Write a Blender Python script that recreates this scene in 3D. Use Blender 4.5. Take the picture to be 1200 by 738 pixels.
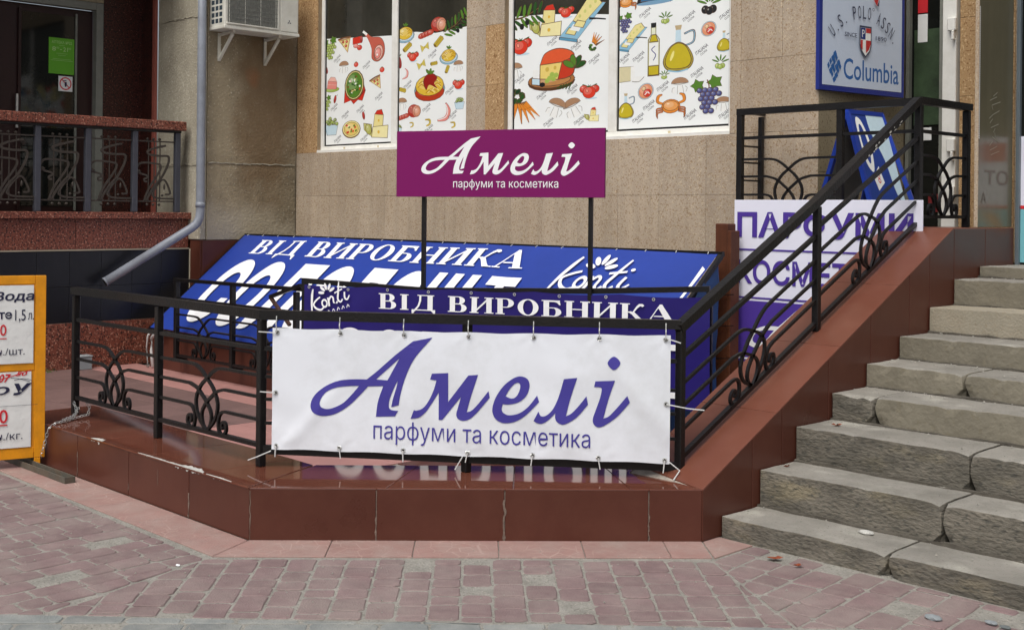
import bpy, bmesh, math, random
from mathutils import Vector, Matrix, noise
from mathutils.geometry import tessellate_polygon
random.seed(7)
scene = bpy.context.scene
col = scene.collection
PI = math.pi
for _o in list(bpy.data.objects):
    bpy.data.objects.remove(_o, do_unlink=True)

# ------------------------------------------------------------------ camera
# world axes: X runs along the shop front (to the right), Y goes into the building
YAW, ROLL = 0.800, 0.0101
cam = bpy.data.cameras.new("camera")
cam.sensor_fit = 'HORIZONTAL'; cam.sensor_width = 36.0
cam.lens = 1435.0 / 1200.0 * 36.0
cam.shift_y = -(369.0 - 246.5) / 1200.0
cam.clip_start = 0.05; cam.clip_end = 500.0
camo = bpy.data.objects.new("camera", cam); col.objects.link(camo)
_f = Vector((-math.sin(YAW), math.cos(YAW), 0)); _r = Vector((math.cos(YAW), math.sin(YAW), 0)); _u = Vector((0, 0, 1))
_r2 = math.cos(ROLL) * _r + math.sin(ROLL) * _u; _u2 = -math.sin(ROLL) * _r + math.cos(ROLL) * _u
camo.matrix_world = Matrix(((_r2.x, _u2.x, -_f.x, 0), (_r2.y, _u2.y, -_f.y, 0), (_r2.z, _u2.z, -_f.z, 1.6), (0, 0, 0, 1)))
scene.camera = camo

# ------------------------------------------------------------------ light
SUN_EL, SUN_AZ = math.radians(58), math.radians(160)   # azimuth clockwise from +Y
world = bpy.data.worlds.new("World"); scene.world = world; world.use_nodes = True
wn = world.node_tree; wn.nodes.clear()
sky = wn.nodes.new('ShaderNodeTexSky'); sky.sky_type = 'NISHITA'; sky.sun_disc = False
sky.sun_elevation = SUN_EL; sky.sun_rotation = SUN_AZ; sky.dust_density = 6.0; sky.air_density = 1.0; sky.ozone_density = 0.6
hs = wn.nodes.new('ShaderNodeHueSaturation'); hs.inputs['Saturation'].default_value = 0.62
bg = wn.nodes.new('ShaderNodeBackground'); bg.inputs['Strength'].default_value = 0.105
wo = wn.nodes.new('ShaderNodeOutputWorld')
wn.links.new(sky.outputs[0], hs.inputs['Color']); wn.links.new(hs.outputs[0], bg.inputs[0]); wn.links.new(bg.outputs[0], wo.inputs[0])
sl = bpy.data.lights.new("sun", 'SUN'); sl.energy = 1.3; sl.angle = math.radians(38); sl.color = (1.0, 0.99, 0.975)
so = bpy.data.objects.new("sun", sl); col.objects.link(so)
_d = Vector((math.sin(SUN_AZ) * math.cos(SUN_EL), math.cos(SUN_AZ) * math.cos(SUN_EL), math.sin(SUN_EL)))
so.rotation_euler = _d.to_track_quat('Z', 'Y').to_euler(); so.location = (0, 0, 20)
scene.view_settings.view_transform = 'Standard'; scene.view_settings.look = 'None'
scene.view_settings.exposure = 0.36; scene.view_settings.gamma = 1.0

# ------------------------------------------------------------------ materials
MATS = {}
def mat(name, rgb, rough=0.7, var=0.12, scale=6.0, bump=0.15, bscale=60.0, rnd=0.0, spots=None, metal=0.0,
        spec=0.35, edge=None, dirt=None, emit=None, streak=0.0, trans=0.0, coat=0.0, rvar=0.0, stretch=None):
    """procedural material: cloudy tone variation, optional speckle, dirt patches, per-object tone, relief"""
    if name in MATS: return MATS[name]
    m = bpy.data.materials.new(name); m.use_nodes = True
    nt = m.node_tree; N = nt.nodes; L = nt.links
    b = N['Principled BSDF']
    b.inputs['Roughness'].default_value = rough; b.inputs['Metallic'].default_value = metal
    b.inputs['Specular IOR Level'].default_value = spec
    if coat: b.inputs['Coat Weight'].default_value = coat; b.inputs['Coat Roughness'].default_value = 0.08
    if trans: b.inputs['Transmission Weight'].default_value = trans; b.inputs['IOR'].default_value = 1.05
    geo = N.new('ShaderNodeNewGeometry')
    if stretch:
        mpg = N.new('ShaderNodeMapping'); mpg.inputs['Scale'].default_value = stretch; L.new(geo.outputs['Position'], mpg.inputs['Vector'])
        class _G: outputs = {'Position': mpg.outputs[0]}
        geo = _G
    n1 = N.new('ShaderNodeTexNoise'); n1.inputs['Scale'].default_value = scale; n1.inputs['Detail'].default_value = 6
    n1.inputs['Roughness'].default_value = 0.65
    L.new(geo.outputs['Position'], n1.inputs['Vector'])
    r1 = N.new('ShaderNodeMapRange'); r1.inputs[1].default_value = 0.25; r1.inputs[2].default_value = 0.75
    r1.inputs[3].default_value = 1 - var; r1.inputs[4].default_value = 1 + var
    L.new(n1.outputs[0], r1.inputs[0])
    val = r1.outputs[0]
    if rnd:
        oi = N.new('ShaderNodeObjectInfo'); r2 = N.new('ShaderNodeMapRange')
        r2.inputs[3].default_value = 1 - rnd; r2.inputs[4].default_value = 1 + rnd
        L.new(oi.outputs['Random'], r2.inputs[0])
        mu = N.new('ShaderNodeMath'); mu.operation = 'MULTIPLY'; L.new(val, mu.inputs[0]); L.new(r2.outputs[0], mu.inputs[1]); val = mu.outputs[0]
    base = N.new('ShaderNodeMix'); base.data_type = 'RGBA'; base.blend_type = 'MULTIPLY'; base.inputs[0].default_value = 1
    base.inputs[6].default_value = (*rgb, 1); cv = N.new('ShaderNodeCombineColor')
    for i in range(3): L.new(val, cv.inputs[i])
    L.new(cv.outputs[0], base.inputs[7]); c = base.outputs[2]
    for sp in (spots or []):            # (rgb, scale, threshold, softness)
        ns = N.new('ShaderNodeTexNoise'); ns.inputs['Scale'].default_value = sp[1]; ns.inputs['Detail'].default_value = 2
        L.new(geo.outputs['Position'], ns.inputs['Vector'])
        mr = N.new('ShaderNodeMapRange'); mr.inputs[1].default_value = sp[2]; mr.inputs[2].default_value = sp[2] + sp[3]
        L.new(ns.outputs[0], mr.inputs[0])
        mx = N.new('ShaderNodeMix'); mx.data_type = 'RGBA'; L.new(mr.outputs[0], mx.inputs[0]); L.new(c, mx.inputs[6])
        mx.inputs[7].default_value = (*sp[0], 1); c = mx.outputs[2]
    if dirt:                            # (rgb, scale, amount)
        nd = N.new('ShaderNodeTexNoise'); nd.inputs['Scale'].default_value = dirt[1]; nd.inputs['Detail'].default_value = 9; nd.inputs['Roughness'].default_value = 0.7
        L.new(geo.outputs['Position'], nd.inputs['Vector'])
        mr = N.new('ShaderNodeMapRange'); mr.inputs[1].default_value = 0.42; mr.inputs[2].default_value = 0.72; mr.inputs[4].default_value = dirt[2]
        L.new(nd.outputs[0], mr.inputs[0])
        mx = N.new('ShaderNodeMix'); mx.data_type = 'RGBA'; L.new(mr.outputs[0], mx.inputs[0]); L.new(c, mx.inputs[6])
        mx.inputs[7].default_value = (*dirt[0], 1); c = mx.outputs[2]
    if edge:                            # worn paler arrises
        mr = N.new('ShaderNodeMapRange'); mr.inputs[1].default_value = 0.53; mr.inputs[2].default_value = 0.60; mr.inputs[4].default_value = edge[1]
        _pg = N.new('ShaderNodeNewGeometry'); L.new(_pg.outputs['Pointiness'], mr.inputs[0])
        mx = N.new('ShaderNodeMix'); mx.data_type = 'RGBA'; L.new(mr.outputs[0], mx.inputs[0]); L.new(c, mx.inputs[6])
        mx.inputs[7].default_value = (*edge[0], 1); c = mx.outputs[2]
    if streak:                          # rain streaks running down
        mp = N.new('ShaderNodeMapping'); mp.inputs['Scale'].default_value = (7, 7, 0.5); L.new(geo.outputs['Position'], mp.inputs['Vector'])
        ns = N.new('ShaderNodeTexNoise'); ns.inputs['Scale'].default_value = 1.5; ns.inputs['Detail'].default_value = 5; L.new(mp.outputs[0], ns.inputs['Vector'])
        mr = N.new('ShaderNodeMapRange'); mr.inputs[1].default_value = 0.4; mr.inputs[2].default_value = 0.75; mr.inputs[4].default_value = streak
        L.new(ns.outputs[0], mr.inputs[0])
        mx = N.new('ShaderNodeMix'); mx.data_type = 'RGBA'; L.new(mr.outputs[0], mx.inputs[0]); L.new(c, mx.inputs[6])
        mx.inputs[7].default_value = tuple(v * 0.45 for v in rgb) + (1,); c = mx.outputs[2]
    L.new(c, b.inputs['Base Color'])
    if rvar:
        rr = N.new('ShaderNodeMapRange'); rr.inputs[1].default_value = 0.3; rr.inputs[2].default_value = 0.7
        rr.inputs[3].default_value = max(0.02, rough - rvar); rr.inputs[4].default_value = rough + rvar
        L.new(n1.outputs[0], rr.inputs[0]); L.new(rr.outputs[0], b.inputs['Roughness'])
    if emit:
        b.inputs['Emission Color'].default_value = (*emit[0], 1); b.inputs['Emission Strength'].default_value = emit[1]
    if bump:
        nb = N.new('ShaderNodeTexNoise'); nb.inputs['Scale'].default_value = bscale; nb.inputs['Detail'].default_value = 5
        L.new(geo.outputs['Position'], nb.inputs['Vector'])
        bp = N.new('ShaderNodeBump'); bp.inputs['Strength'].default_value = bump; bp.inputs['Distance'].default_value = 0.01
        L.new(nb.outputs[0], bp.inputs['Height']); L.new(bp.outputs[0], b.inputs['Normal'])
    MATS[name] = m
    return m

def S(r, g, b):   # sRGB 0-255 to linear
    return tuple((v / 255 / 12.92) if v / 255 <= 0.04045 else ((v / 255 + 0.055) / 1.055) ** 2.4 for v in (r, g, b))

m_tile = mat('glazed_brown_tile', S(82, 45, 35), 0.34, 0.14, 2.2, 0.03, 90, rnd=0.06, dirt=(S(120, 84, 68), 5.0, 0.12), rvar=0.08)
m_tile_top = mat('glazed_brown_tile_top', S(97, 55, 42), 0.06, 0.10, 2.0, 0.0, 30, rnd=0.05, dirt=(S(126, 92, 76), 7.0, 0.2), rvar=0.02)
m_ramp_top = mat('dusty_brown_ramp_tile', S(108, 64, 50), 0.32, 0.12, 2.0, 0.02, 40, rnd=0.05, dirt=(S(128, 92, 76), 5.0, 0.25), rvar=0.06)
m_grout = mat('grey_grout', S(150, 142, 132), 0.95, 0.25, 20, 0.5, 90)
m_mortar = mat('sandy_mortar', S(140, 138, 130), 0.97, 0.28, 9, 0.8, 110, spots=[(S(116, 113, 104), 70, 0.58, 0.1), (S(160, 156, 146), 90, 0.6, 0.1)])
m_paver = mat('pink_paver', S(122, 103, 102), 0.9, 0.2, 9, 0.5, 130, rnd=0.09, spots=[(S(116, 94, 92), 160, 0.62, 0.08)], dirt=(S(152, 144, 136), 2.2, 0.6))
m_paver_grey = mat('grey_paver', S(122, 126, 124), 0.9, 0.2, 9, 0.5, 130, rnd=0.1, dirt=(S(172, 170, 160), 4.0, 0.5))
m_pink = mat('pink_edging_tile', S(148, 118, 111), 0.9, 0.14, 6, 0.4, 120, rnd=0.05, dirt=(S(154, 140, 132), 5.0, 0.75))
m_floor = mat('patio_tile', S(112, 88, 84), 0.6, 0.14, 4, 0.2, 100, rnd=0.12, dirt=(S(90, 72, 68), 3.0, 0.5))
m_floor_pink = mat('patio_tile_pink', S(160, 118, 112), 0.6, 0.12, 4, 0.2, 100, rnd=0.05)
m_marble = mat('grey_patio_slab', S(168, 172, 164), 0.35, 0.12, 4, 0.1, 60)
m_step = mat('worn_step_stone', S(140, 137, 129), 0.88, 0.22, 2.2, 0.5, 60, rnd=0.08,
             spots=[(S(164, 162, 152), 4.5, 0.56, 0.15), (S(112, 110, 100), 80, 0.62, 0.08)], edge=(S(168, 166, 156), .6), dirt=(S(104, 102, 94), 3.4, 0.75))
m_step_warm = mat('warm_step_stone', S(150, 144, 128), 0.88, 0.14, 4, 0.5, 75, rnd=0.06,
             spots=[(S(142, 130, 110), 90, 0.6, 0.08)], dirt=(S(140, 128, 108), 3.2, 0.5))
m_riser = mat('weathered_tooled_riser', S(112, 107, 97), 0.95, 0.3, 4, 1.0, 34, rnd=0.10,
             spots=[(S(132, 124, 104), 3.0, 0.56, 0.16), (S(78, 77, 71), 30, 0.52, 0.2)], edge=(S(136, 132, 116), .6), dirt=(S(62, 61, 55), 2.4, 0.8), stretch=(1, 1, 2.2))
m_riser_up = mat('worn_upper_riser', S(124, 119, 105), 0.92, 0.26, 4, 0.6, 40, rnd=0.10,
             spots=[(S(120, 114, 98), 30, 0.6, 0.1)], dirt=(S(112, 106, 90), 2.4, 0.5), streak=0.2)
m_render = mat('rough_concrete', S(150, 138, 114), 0.92, 0.34, 1.6, 0.9, 38, spots=[(S(198, 192, 172), 45, 0.62, 0.08), (S(96, 88, 72), 60, 0.66, 0.06)], dirt=(S(104, 94, 76), 1.3, 0.6), streak=0.4)
m_render_l = mat('pale_concrete', S(174, 168, 150), 0.92, 0.22, 2.6, 0.7, 45, spots=[(S(206, 202, 186), 40, 0.6, 0.1)], dirt=(S(120, 112, 96), 1.6, 0.5), streak=0.25)
m_clad = mat('grained_wall_panel', S(180, 165, 146), 0.85, 0.12, 1.0, 0.3, 160, rnd=0.09,
             spots=[(S(150, 126, 96), 85, 0.56, 0.08), (S(204, 188, 160), 95, 0.6, 0.06), (S(108, 88, 66), 150, 0.66, 0.03)], dirt=(S(146, 122, 92), 0.9, 0.4), streak=0.28)
m_clad_o = mat('orange_wall_panel', S(172, 140, 100), 0.85, 0.1, 3, 0.35, 160, rnd=0.06,
             spots=[(S(132, 96, 58), 62, 0.58, 0.05), (S(210, 182, 140), 75, 0.6, 0.05)])
m_granite = mat('red_granite', S(118, 66, 52), 0.4, 0.16, 5, 0.05, 60, rnd=0.06,
             spots=[(S(50, 32, 28), 55, 0.54, 0.06), (S(176, 130, 110), 60, 0.6, 0.05)])
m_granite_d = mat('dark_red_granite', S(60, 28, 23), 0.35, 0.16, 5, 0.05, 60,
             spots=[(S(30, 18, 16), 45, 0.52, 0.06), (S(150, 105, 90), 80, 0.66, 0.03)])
m_black_tile = mat('black_wall_tile', S(26, 27, 31), 0.3, 0.25, 3, 0.05, 40, rnd=0.15, streak=0.3)
m_iron = mat('black_painted_iron', S(17, 16, 17), 0.42, 0.25, 12, 0.25, 70, dirt=(S(42, 36, 32), 9.0, 0.3))
m_iron_grey = mat('grey_painted_iron', S(66, 68, 76), 0.5, 0.15, 10, 0.1, 60)
m_orn = mat('worn_iron_ornament', S(62, 56, 50), 0.55, 0.25, 14, 0.2, 70)
m_white_paint = mat('white_frame', S(232, 232, 226), 0.4, 0.05, 5, 0.05, 60, dirt=(S(190, 186, 170), 6.0, 0.35))
m_banner_w = mat('white_banner_cloth', S(224, 229, 236), 0.5, 0.03, 2.5, 0.05, 7.0, dirt=(S(190, 193, 194), 2.4, 0.55))
m_blue_ink = mat('violet_blue_print', S(66, 60, 146), 0.5, 0.05, 3, 0.0)
m_banner_b = mat('blue_banner_cloth', S(34, 60, 146), 0.48, 0.12, 2.0, 0.15, 6.0)
m_banner_p = mat('navy_banner_cloth', S(34, 24, 102), 0.42, 0.14, 2.5, 0.2, 6.0)
m_white_ink = mat('white_print', S(236, 238, 240), 0.5, 0.04, 4, 0.0)
m_magenta = mat('magenta_board', S(118, 2, 90), 0.45, 0.05, 2, 0.02, 50)
m_sign_w = mat('white_board', S(228, 230, 244), 0.45, 0.04, 3, 0.02, 50)
m_sign_v = mat('violet_board', S(78, 56, 150), 0.45, 0.05, 3, 0.02, 50)
m_wood = mat('stained_timber', S(92, 50, 28), 0.65, 0.35, 6, 0.3, 80, streak=0.5)
m_glass_dark = mat('dark_window_glass', S(24, 26, 24), 0.05, 0.4, 2, 0.0, spec=0.35)
m_olive_glass = mat('olive_tinted_panel', S(98, 94, 76), 0.24, 0.12, 2, 0.0, spec=0.4, streak=0.2)
m_film = mat('white_window_film', S(238, 242, 240), 0.3, 0.03, 3, 0.0)
m_window = mat('dim_window_glass', S(58, 57, 50), 0.06, 0.5, 1.2, 0.0, spec=0.4)
m_zinc = mat('painted_downpipe', S(134, 140, 150), 0.38, 0.14, 5, 0.08, 50, dirt=(S(100, 102, 106), 6.0, 0.4))
m_plastic = mat('white_ac_casing', S(214, 214, 204), 0.45, 0.06, 4, 0.05, 50, dirt=(S(160, 154, 138), 3.0, 0.45))
m_coil = mat('grey_coil_fins', S(120, 122, 116), 0.6, 0.25, 30, 0.3, 90)
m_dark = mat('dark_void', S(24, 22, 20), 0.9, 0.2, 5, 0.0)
m_door = mat('dark_brown_door', S(40, 18, 16), 0.4, 0.15, 5, 0.1, 50)
m_frame_grey = mat('grey_door_frame', S(120, 122, 114), 0.5, 0.15, 8, 0.2, 60)
m_orange = mat('orange_painted_board', S(226, 150, 22), 0.45, 0.08, 6, 0.1, 40, dirt=(S(120, 80, 30), 9.0, 0.35))
m_paper = mat('wrinkled_paper', S(222, 224, 222), 0.7, 0.06, 6, 0.5, 14)
m_ink = mat('dark_ink', S(34, 36, 66), 0.6, 0.05, 4, 0.0)
m_red = mat('red_ink', S(204, 44, 52), 0.5, 0.05, 4, 0.0)
m_chain = mat('galvanised_steel', S(190, 192, 190), 0.35, 0.15, 30, 0.1, 90, metal=0.6)
m_cable = mat('grey_white_tie', S(206, 208, 206), 0.4, 0.05, 10, 0.0)
m_teal = mat('teal_poster', S(120, 186, 196), 0.35, 0.05, 3, 0.0)
m_cement = mat('white_cement_smear', S(184, 184, 178), 0.9, 0.25, 30, 0.9, 60)
m_leaf = mat('dead_leaf', S(128, 62, 34), 0.8, 0.3, 30, 0.3, 90)
m_weed = mat('green_weed', S(74, 92, 42), 0.7, 0.3, 20, 0.2, 60)
m_pebble = mat('pale_pebble', S(128, 134, 136), 0.8, 0.2, 20, 0.3, 60)
def ink(r, g, b): return mat('print_%02x%02x%02x' % (r, g, b), S(r, g, b), 0.35, 0.05, 30, 0.0)

# ------------------------------------------------------------------ object helpers
def link(name, me, parent=None, loc=(0, 0, 0)):
    o = bpy.data.objects.new(name, me); col.objects.link(o)
    if parent is not None: o.parent = parent
    o.location = loc
    return o
def thing(name, label, cat, loc=(0, 0, 0), rotz=0.0, group=None):
    o = bpy.data.objects.new(name, None); col.objects.link(o)
    o.empty_display_size = 0.2; o.location = loc; o.rotation_euler = (0, 0, rotz)
    o['label'] = label; o['category'] = cat
    if group: o['group'] = group
    o['_b'] = 1
    return o
def tag(o, label, cat, group=None):
    o['label'] = label; o['category'] = cat
    if group: o['group'] = group
    return o
def origin_of(parent):
    """world position of a (never rotated or scaled) parent chain"""
    v = Vector((0, 0, 0)); p = parent
    while p is not None:
        v += p.location; p = p.parent
    return v
def from_world(name, verts, faces, mats, parent, fmat=None, smooth=False):
    """mesh given in world coordinates, origin put at its own centre, parented without moving it"""
    vs = [Vector(v) for v in verts]
    lo = Vector([min(v[i] for v in vs) for i in range(3)]); hi = Vector([max(v[i] for v in vs) for i in range(3)])
    c = (lo + hi) / 2
    me = bpy.data.meshes.new(name)
    me.from_pydata([v - c for v in vs], [], faces)
    for m in (mats if isinstance(mats, (list, tuple)) else [mats]): me.materials.append(m)
    if fmat:
        for p, i in zip(me.polygons, fmat): p.material_index = i
    if smooth:
        for p in me.polygons: p.use_smooth = True
    me.update()
    return link(name, me, parent, c - origin_of(parent))
def from_bm(name, bm, mats, parent, smooth=False):
    bm.normal_update()
    vs = [v.co.copy() for v in bm.verts]
    bm.verts.index_update()
    fs = [[v.index for v in f.verts] for f in bm.faces]; fm = [f.material_index for f in bm.faces]
    bm.free()
    return from_world(name, vs, fs, mats, parent, fm, smooth)
def box(name, lo, hi, m, parent=None, bev=0.003, frame=None):
    bm = bmesh.new(); bmesh.ops.create_cube(bm, size=1)
    lo = Vector(lo); hi = Vector(hi); c = (lo + hi) / 2; d = hi - lo
    for v in bm.verts: v.co = Vector((v.co.x * d.x, v.co.y * d.y, v.co.z * d.z)) + c
    if bev > 0: bmesh.ops.bevel(bm, geom=list(bm.edges), offset=min(bev, min(abs(x) for x in d) * 0.3), segments=1, affect='EDGES')
    if frame:
        O, U, V, W = frame
        for v in bm.verts: v.co = O + U * v.co.x + V * v.co.y + W * v.co.z
    return from_bm(name, bm, m, parent)
def prism(name, pts, O, U, V, depth, m, parent=None, bev=0.0):
    """2D polygon pts (u,v) in the frame O,U,V pushed back by depth along -N (N = U x V)"""
    O = Vector(O); U = Vector(U).normalized(); V = Vector(V).normalized(); Nn = U.cross(V).normalized()
    bm = bmesh.new()
    top = [bm.verts.new(O + U * p[0] + V * p[1]) for p in pts]
    f = bm.faces.new(top)
    r = bmesh.ops.extrude_face_region(bm, geom=[f])
    vs = [g for g in r['geom'] if isinstance(g, bmesh.types.BMVert)]
    for v in vs: v.co -= Nn * depth
    bmesh.ops.recalc_face_normals(bm, faces=list(bm.faces))
    if bev > 0: bmesh.ops.bevel(bm, geom=list(bm.edges), offset=bev, segments=1, affect='EDGES')
    return from_bm(name, bm, m, parent)
def sweep(bm, pts, w, h=None, up=Vector((0, 0, 1)), round_n=0, side=None, mi=0):
    """bar of rectangular (w x h) or round section along 3D points; side = fixed normal of its plane"""
    h = h or w
    pts = [Vector(p) for p in pts]; rings = []
    n = len(pts)
    for i, p in enumerate(pts):
        if i == 0: t = (pts[1] - p).normalized(); sc = 1
        elif i == n - 1: t = (p - pts[i - 1]).normalized(); sc = 1
        else:
            a = (p - pts[i - 1]).normalized(); b = (pts[i + 1] - p).normalized(); t = (a + b).normalized()
            sc = 1 / max(0.5, math.sqrt(max(0.0, (1 + a.dot(b)) / 2)))
        if side is not None: s = Vector(side).normalized()
        else:
            s = t.cross(up)
            if s.length < 1e-3: s = t.cross(Vector((1, 0, 0)))
            s.normalize()
        q = s.cross(t).normalized()
        if round_n:
            ring = [bm.verts.new(p + (s * math.cos(2 * PI * k / round_n) + q * math.sin(2 * PI * k / round_n)) * w / 2) for k in range(round_n)]
        else:
            ring = [bm.verts.new(p + s * a_ * w / 2 + q * b_ * h / 2 * sc) for a_, b_ in ((-1, -1), (1, -1), (1, 1), (-1, 1))]
        rings.append(ring)
    k = len(rings[0])
    for r0, r1 in zip(rings, rings[1:]):
        for j in range(k):
            f = bm.faces.new((r0[j], r0[(j + 1) % k], r1[(j + 1) % k], r1[j])); f.material_index = mi; f.smooth = False
    for r, rev in ((rings[0], True), (rings[-1], False)):
        f = bm.faces.new(list(reversed(r)) if rev else r); f.material_index = mi
def bar(name, pts, w, h, m, parent, side=None, round_n=0):
    bm = bmesh.new(); sweep(bm, pts, w, h, side=side, round_n=round_n)
    bmesh.ops.recalc_face_normals(bm, faces=list(bm.faces))
    return from_bm(name, bm, m, parent, smooth=bool(round_n))

# ------------------------------------------------------------------ flat print (lettering and pictures)
def smooth_loop(pts, closed=True, seg=5):
    """(x, y[, corner]) points; Catmull-Rom between the corners"""
    P = [(p[0], p[1]) for p in pts]; Cn = [len(p) > 2 and p[2] for p in pts]; n = len(P); out = []
    for i in range(n if closed else n - 1):
        p1 = P[i]; p2 = P[(i + 1) % n]
        p0 = P[(i - 1) % n] if (closed or i > 0) else p1
        p3 = P[(i + 2) % n] if (closed or i + 2 < n) else p2
        if Cn[i] and Cn[(i + 1) % n]: out.append(p1); continue
        if Cn[i]: p0 = (2 * p1[0] - p2[0], 2 * p1[1] - p2[1])
        if Cn[(i + 1) % n]: p3 = (2 * p2[0] - p1[0], 2 * p2[1] - p1[1])
        for k in range(seg):
            t = k / seg
            out.append(tuple(0.5 * ((2 * p1[a]) + (-p0[a] + p2[a]) * t + (2 * p0[a] - 5 * p1[a] + 4 * p2[a] - p3[a]) * t * t + (-p0[a] + 3 * p1[a] - 3 * p2[a] + p3[a]) * t ** 3) for a in (0, 1)))
    if not closed: out.append(P[-1])
    return out
def ribbon(pts, w, seg=6, smooth=True):
    """open stroke with width w (number or list) as one closed loop"""
    if smooth and len(pts) > 2:
        ws = w if isinstance(w, (list, tuple)) else [w] * len(pts)
        sp = smooth_loop(pts, False, seg); m_ = len(sp) - 1; wl = []
        for i in range(len(sp)):
            f = i / m_ * (len(ws) - 1); a = min(int(f), len(ws) - 2); wl.append(ws[a] + (ws[a + 1] - ws[a]) * (f - a))
    else:
        sp = [(p[0], p[1]) for p in pts]; wl = list(w) if isinstance(w, (list, tuple)) else [w] * len(sp)
    L_, R_ = [], []
    for i, p in enumerate(sp):
        a = sp[max(i - 1, 0)]; b = sp[min(i + 1, len(sp) - 1)]
        dx, dy = b[0] - a[0], b[1] - a[1]; d = math.hypot(dx, dy) or 1e-6
        nx, ny = -dy / d * wl[i] / 2, dx / d * wl[i] / 2
        L_.append((p[0] + nx, p[1] + ny)); R_.append((p[0] - nx, p[1] - ny))
    return L_ + R_[::-1]
def ell(cx, cy, rx, ry=None, rot=0.0, n=18, a0=0.0, a1=2 * PI):
    ry = rx if ry is None else ry; c, s = math.cos(rot), math.sin(rot); o = []
    full = abs(a1 - a0 - 2 * PI) < 1e-6
    for i in range(n if full else n + 1):
        a = a0 + (a1 - a0) * i / n; x, y = rx * math.cos(a), ry * math.sin(a)
        o.append((cx + x * c - y * s, cy + x * s + y * c))
    return o
class Print:
    """collects flat shapes on a plane O + U*x + V*y, N = U x V pointing at the viewer"""
    def __init__(s, O, U, V, base=0.0015, step=0.00025, disp=None, grid=None):
        s.O = Vector(O); s.U = Vector(U).normalized(); s.V = Vector(V).normalized(); s.N = s.U.cross(s.V).normalized()
        s.base = base; s.step = step; s.k = 0; s.v = []; s.f = []; s.fm = []; s.mats = []; s.disp = disp; s.grid = grid
    def add(s, loops, m, lift=True):
        if loops and not isinstance(loops[0][0], (tuple, list)): loops = [loops]
        if m not in s.mats: s.mats.append(m)
        mi = s.mats.index(m)
        if lift: s.k += 1
        h = s.base + s.step * s.k
        tri = tessellate_polygon([[Vector((p[0], p[1], 0)) for p in lp] for lp in loops])
        flat = [p for lp in loops for p in lp]; b = len(s.v)
        s.v += [(p[0], p[1], h) for p in flat]
        for t in tri: s.f.append([b + i for i in t]); s.fm.append(mi)
    def build(s, name, parent):
        bm = bmesh.new(); vs = [bm.verts.new(v) for v in s.v]
        for f, mi in zip(s.f, s.fm):
            try: nf = bm.faces.new([vs[i] for i in f]); nf.material_index = mi
            except ValueError: pass
        if s.grid:
            xs = [v[0] for v in s.v]; ys = [v[1] for v in s.v]; g = s.grid
            for ax, lo, hi in ((0, min(xs), max(xs)), (1, min(ys), max(ys))):
                k = math.ceil(lo / g)
                while k * g < hi:
                    co = Vector((k * g, 0, 0)) if ax == 0 else Vector((0, k * g, 0)); no = Vector((1, 0, 0)) if ax == 0 else Vector((0, 1, 0))
                    bmesh.ops.bisect_plane(bm, geom=list(bm.verts) + list(bm.edges) + list(bm.faces), plane_co=co, plane_no=no); k += 1
        for f in bm.faces:
            f.normal_update()
            if f.normal.z < 0: f.normal_flip()
        for v in bm.verts:
            x, y, h = v.co; d = s.disp(x, y) if s.disp else 0
            v.co = s.O + s.U * x + s.V * y + s.N * (h + d)
        return from_bm(name, bm, s.mats, parent)
def txt(body, x0, y0, x1, y1, off=0.0, shear=0.0, space=1.0):
    """built-in font set inside the rectangle x0..x1, y0..y1 (bbox fit); returns list of (triangles as loops)"""
    c = bpy.data.curves.new('t', 'FONT'); c.body = body; c.offset = off; c.shear = shear; c.space_character = space; c.resolution_u = 3
    o = bpy.data.objects.new('t', c); col.objects.link(o)
    dg = bpy.context.evaluated_depsgraph_get(); dg.update()
    me = bpy.data.meshes.new_from_object(o.evaluated_get(dg))
    vs = [(v.co.x, v.co.y) for v in me.vertices]; fs = [list(p.vertices) for p in me.polygons]
    bpy.data.objects.remove(o); bpy.data.curves.remove(c); bpy.data.meshes.remove(me)
    if not vs: return []
    ax, bx = min(v[0] for v in vs), max(v[0] for v in vs); ay, by = min(v[1] for v in vs), max(v[1] for v in vs)
    sx = (x1 - x0) / max(bx - ax, 1e-6); sy = (y1 - y0) / max(by - ay, 1e-6)
    return [[(x0 + (v[0] - ax) * sx, y0 + (v[1] - ay) * sy) for v in vs], fs]
def put_text(P, body, x0, y0, x1, y1, m, off=0.0, shear=0.0, space=1.0, warp=None):
    r = txt(body, x0, y0, x1, y1, off, shear, space)
    if not r: return
    vs, fs = r
    if warp: vs = [warp(*v) for v in vs]
    if m not in P.mats: P.mats.append(m)
    mi = P.mats.index(m); P.k += 1; h = P.base + P.step * P.k; b = len(P.v)
    P.v += [(v[0], v[1], h) for v in vs]
    for f in fs: P.f.append([b + i for i in f]); P.fm.append(mi)

# bold serif capitals, cap height 1; every glyph is (width, [pieces]); a piece is [outer, hole...]
def _st(x, w=0.2, ser=0.07, top=True, bot=True, y0=0.0, y1=1.0):
    P_ = [[[(x, y0), (x + w, y0), (x + w, y1), (x, y1)]]]
    if top: P_.append([[(x - ser, y1 - 0.055), (x + w + ser, y1 - 0.055), (x + w + ser, y1), (x - ser, y1)]])
    if bot: P_.append([[(x - ser, y0), (x + w + ser, y0), (x + w + ser, y0 + 0.055), (x - ser, y0 + 0.055)]])
    return P_
def _bowl(x, y0, y1, w, tk=0.2, th=0.05):
    cy = (y0 + y1) / 2; ry = (y1 - y0) / 2
    o = [(x, y0)] + ell(x + w - ry * 1.0, cy, ry * 1.0, ry, 0, 10, -PI / 2, PI / 2) + [(x, y1)]
    i = [(x, y0 + th)] + ell(x + w - ry * 1.0, cy, max(ry * 1.0 - tk, 0.03), ry - th, 0, 10, -PI / 2, PI / 2) + [(x, y1 - th)]
    return [[o + i[::-1]]]
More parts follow.
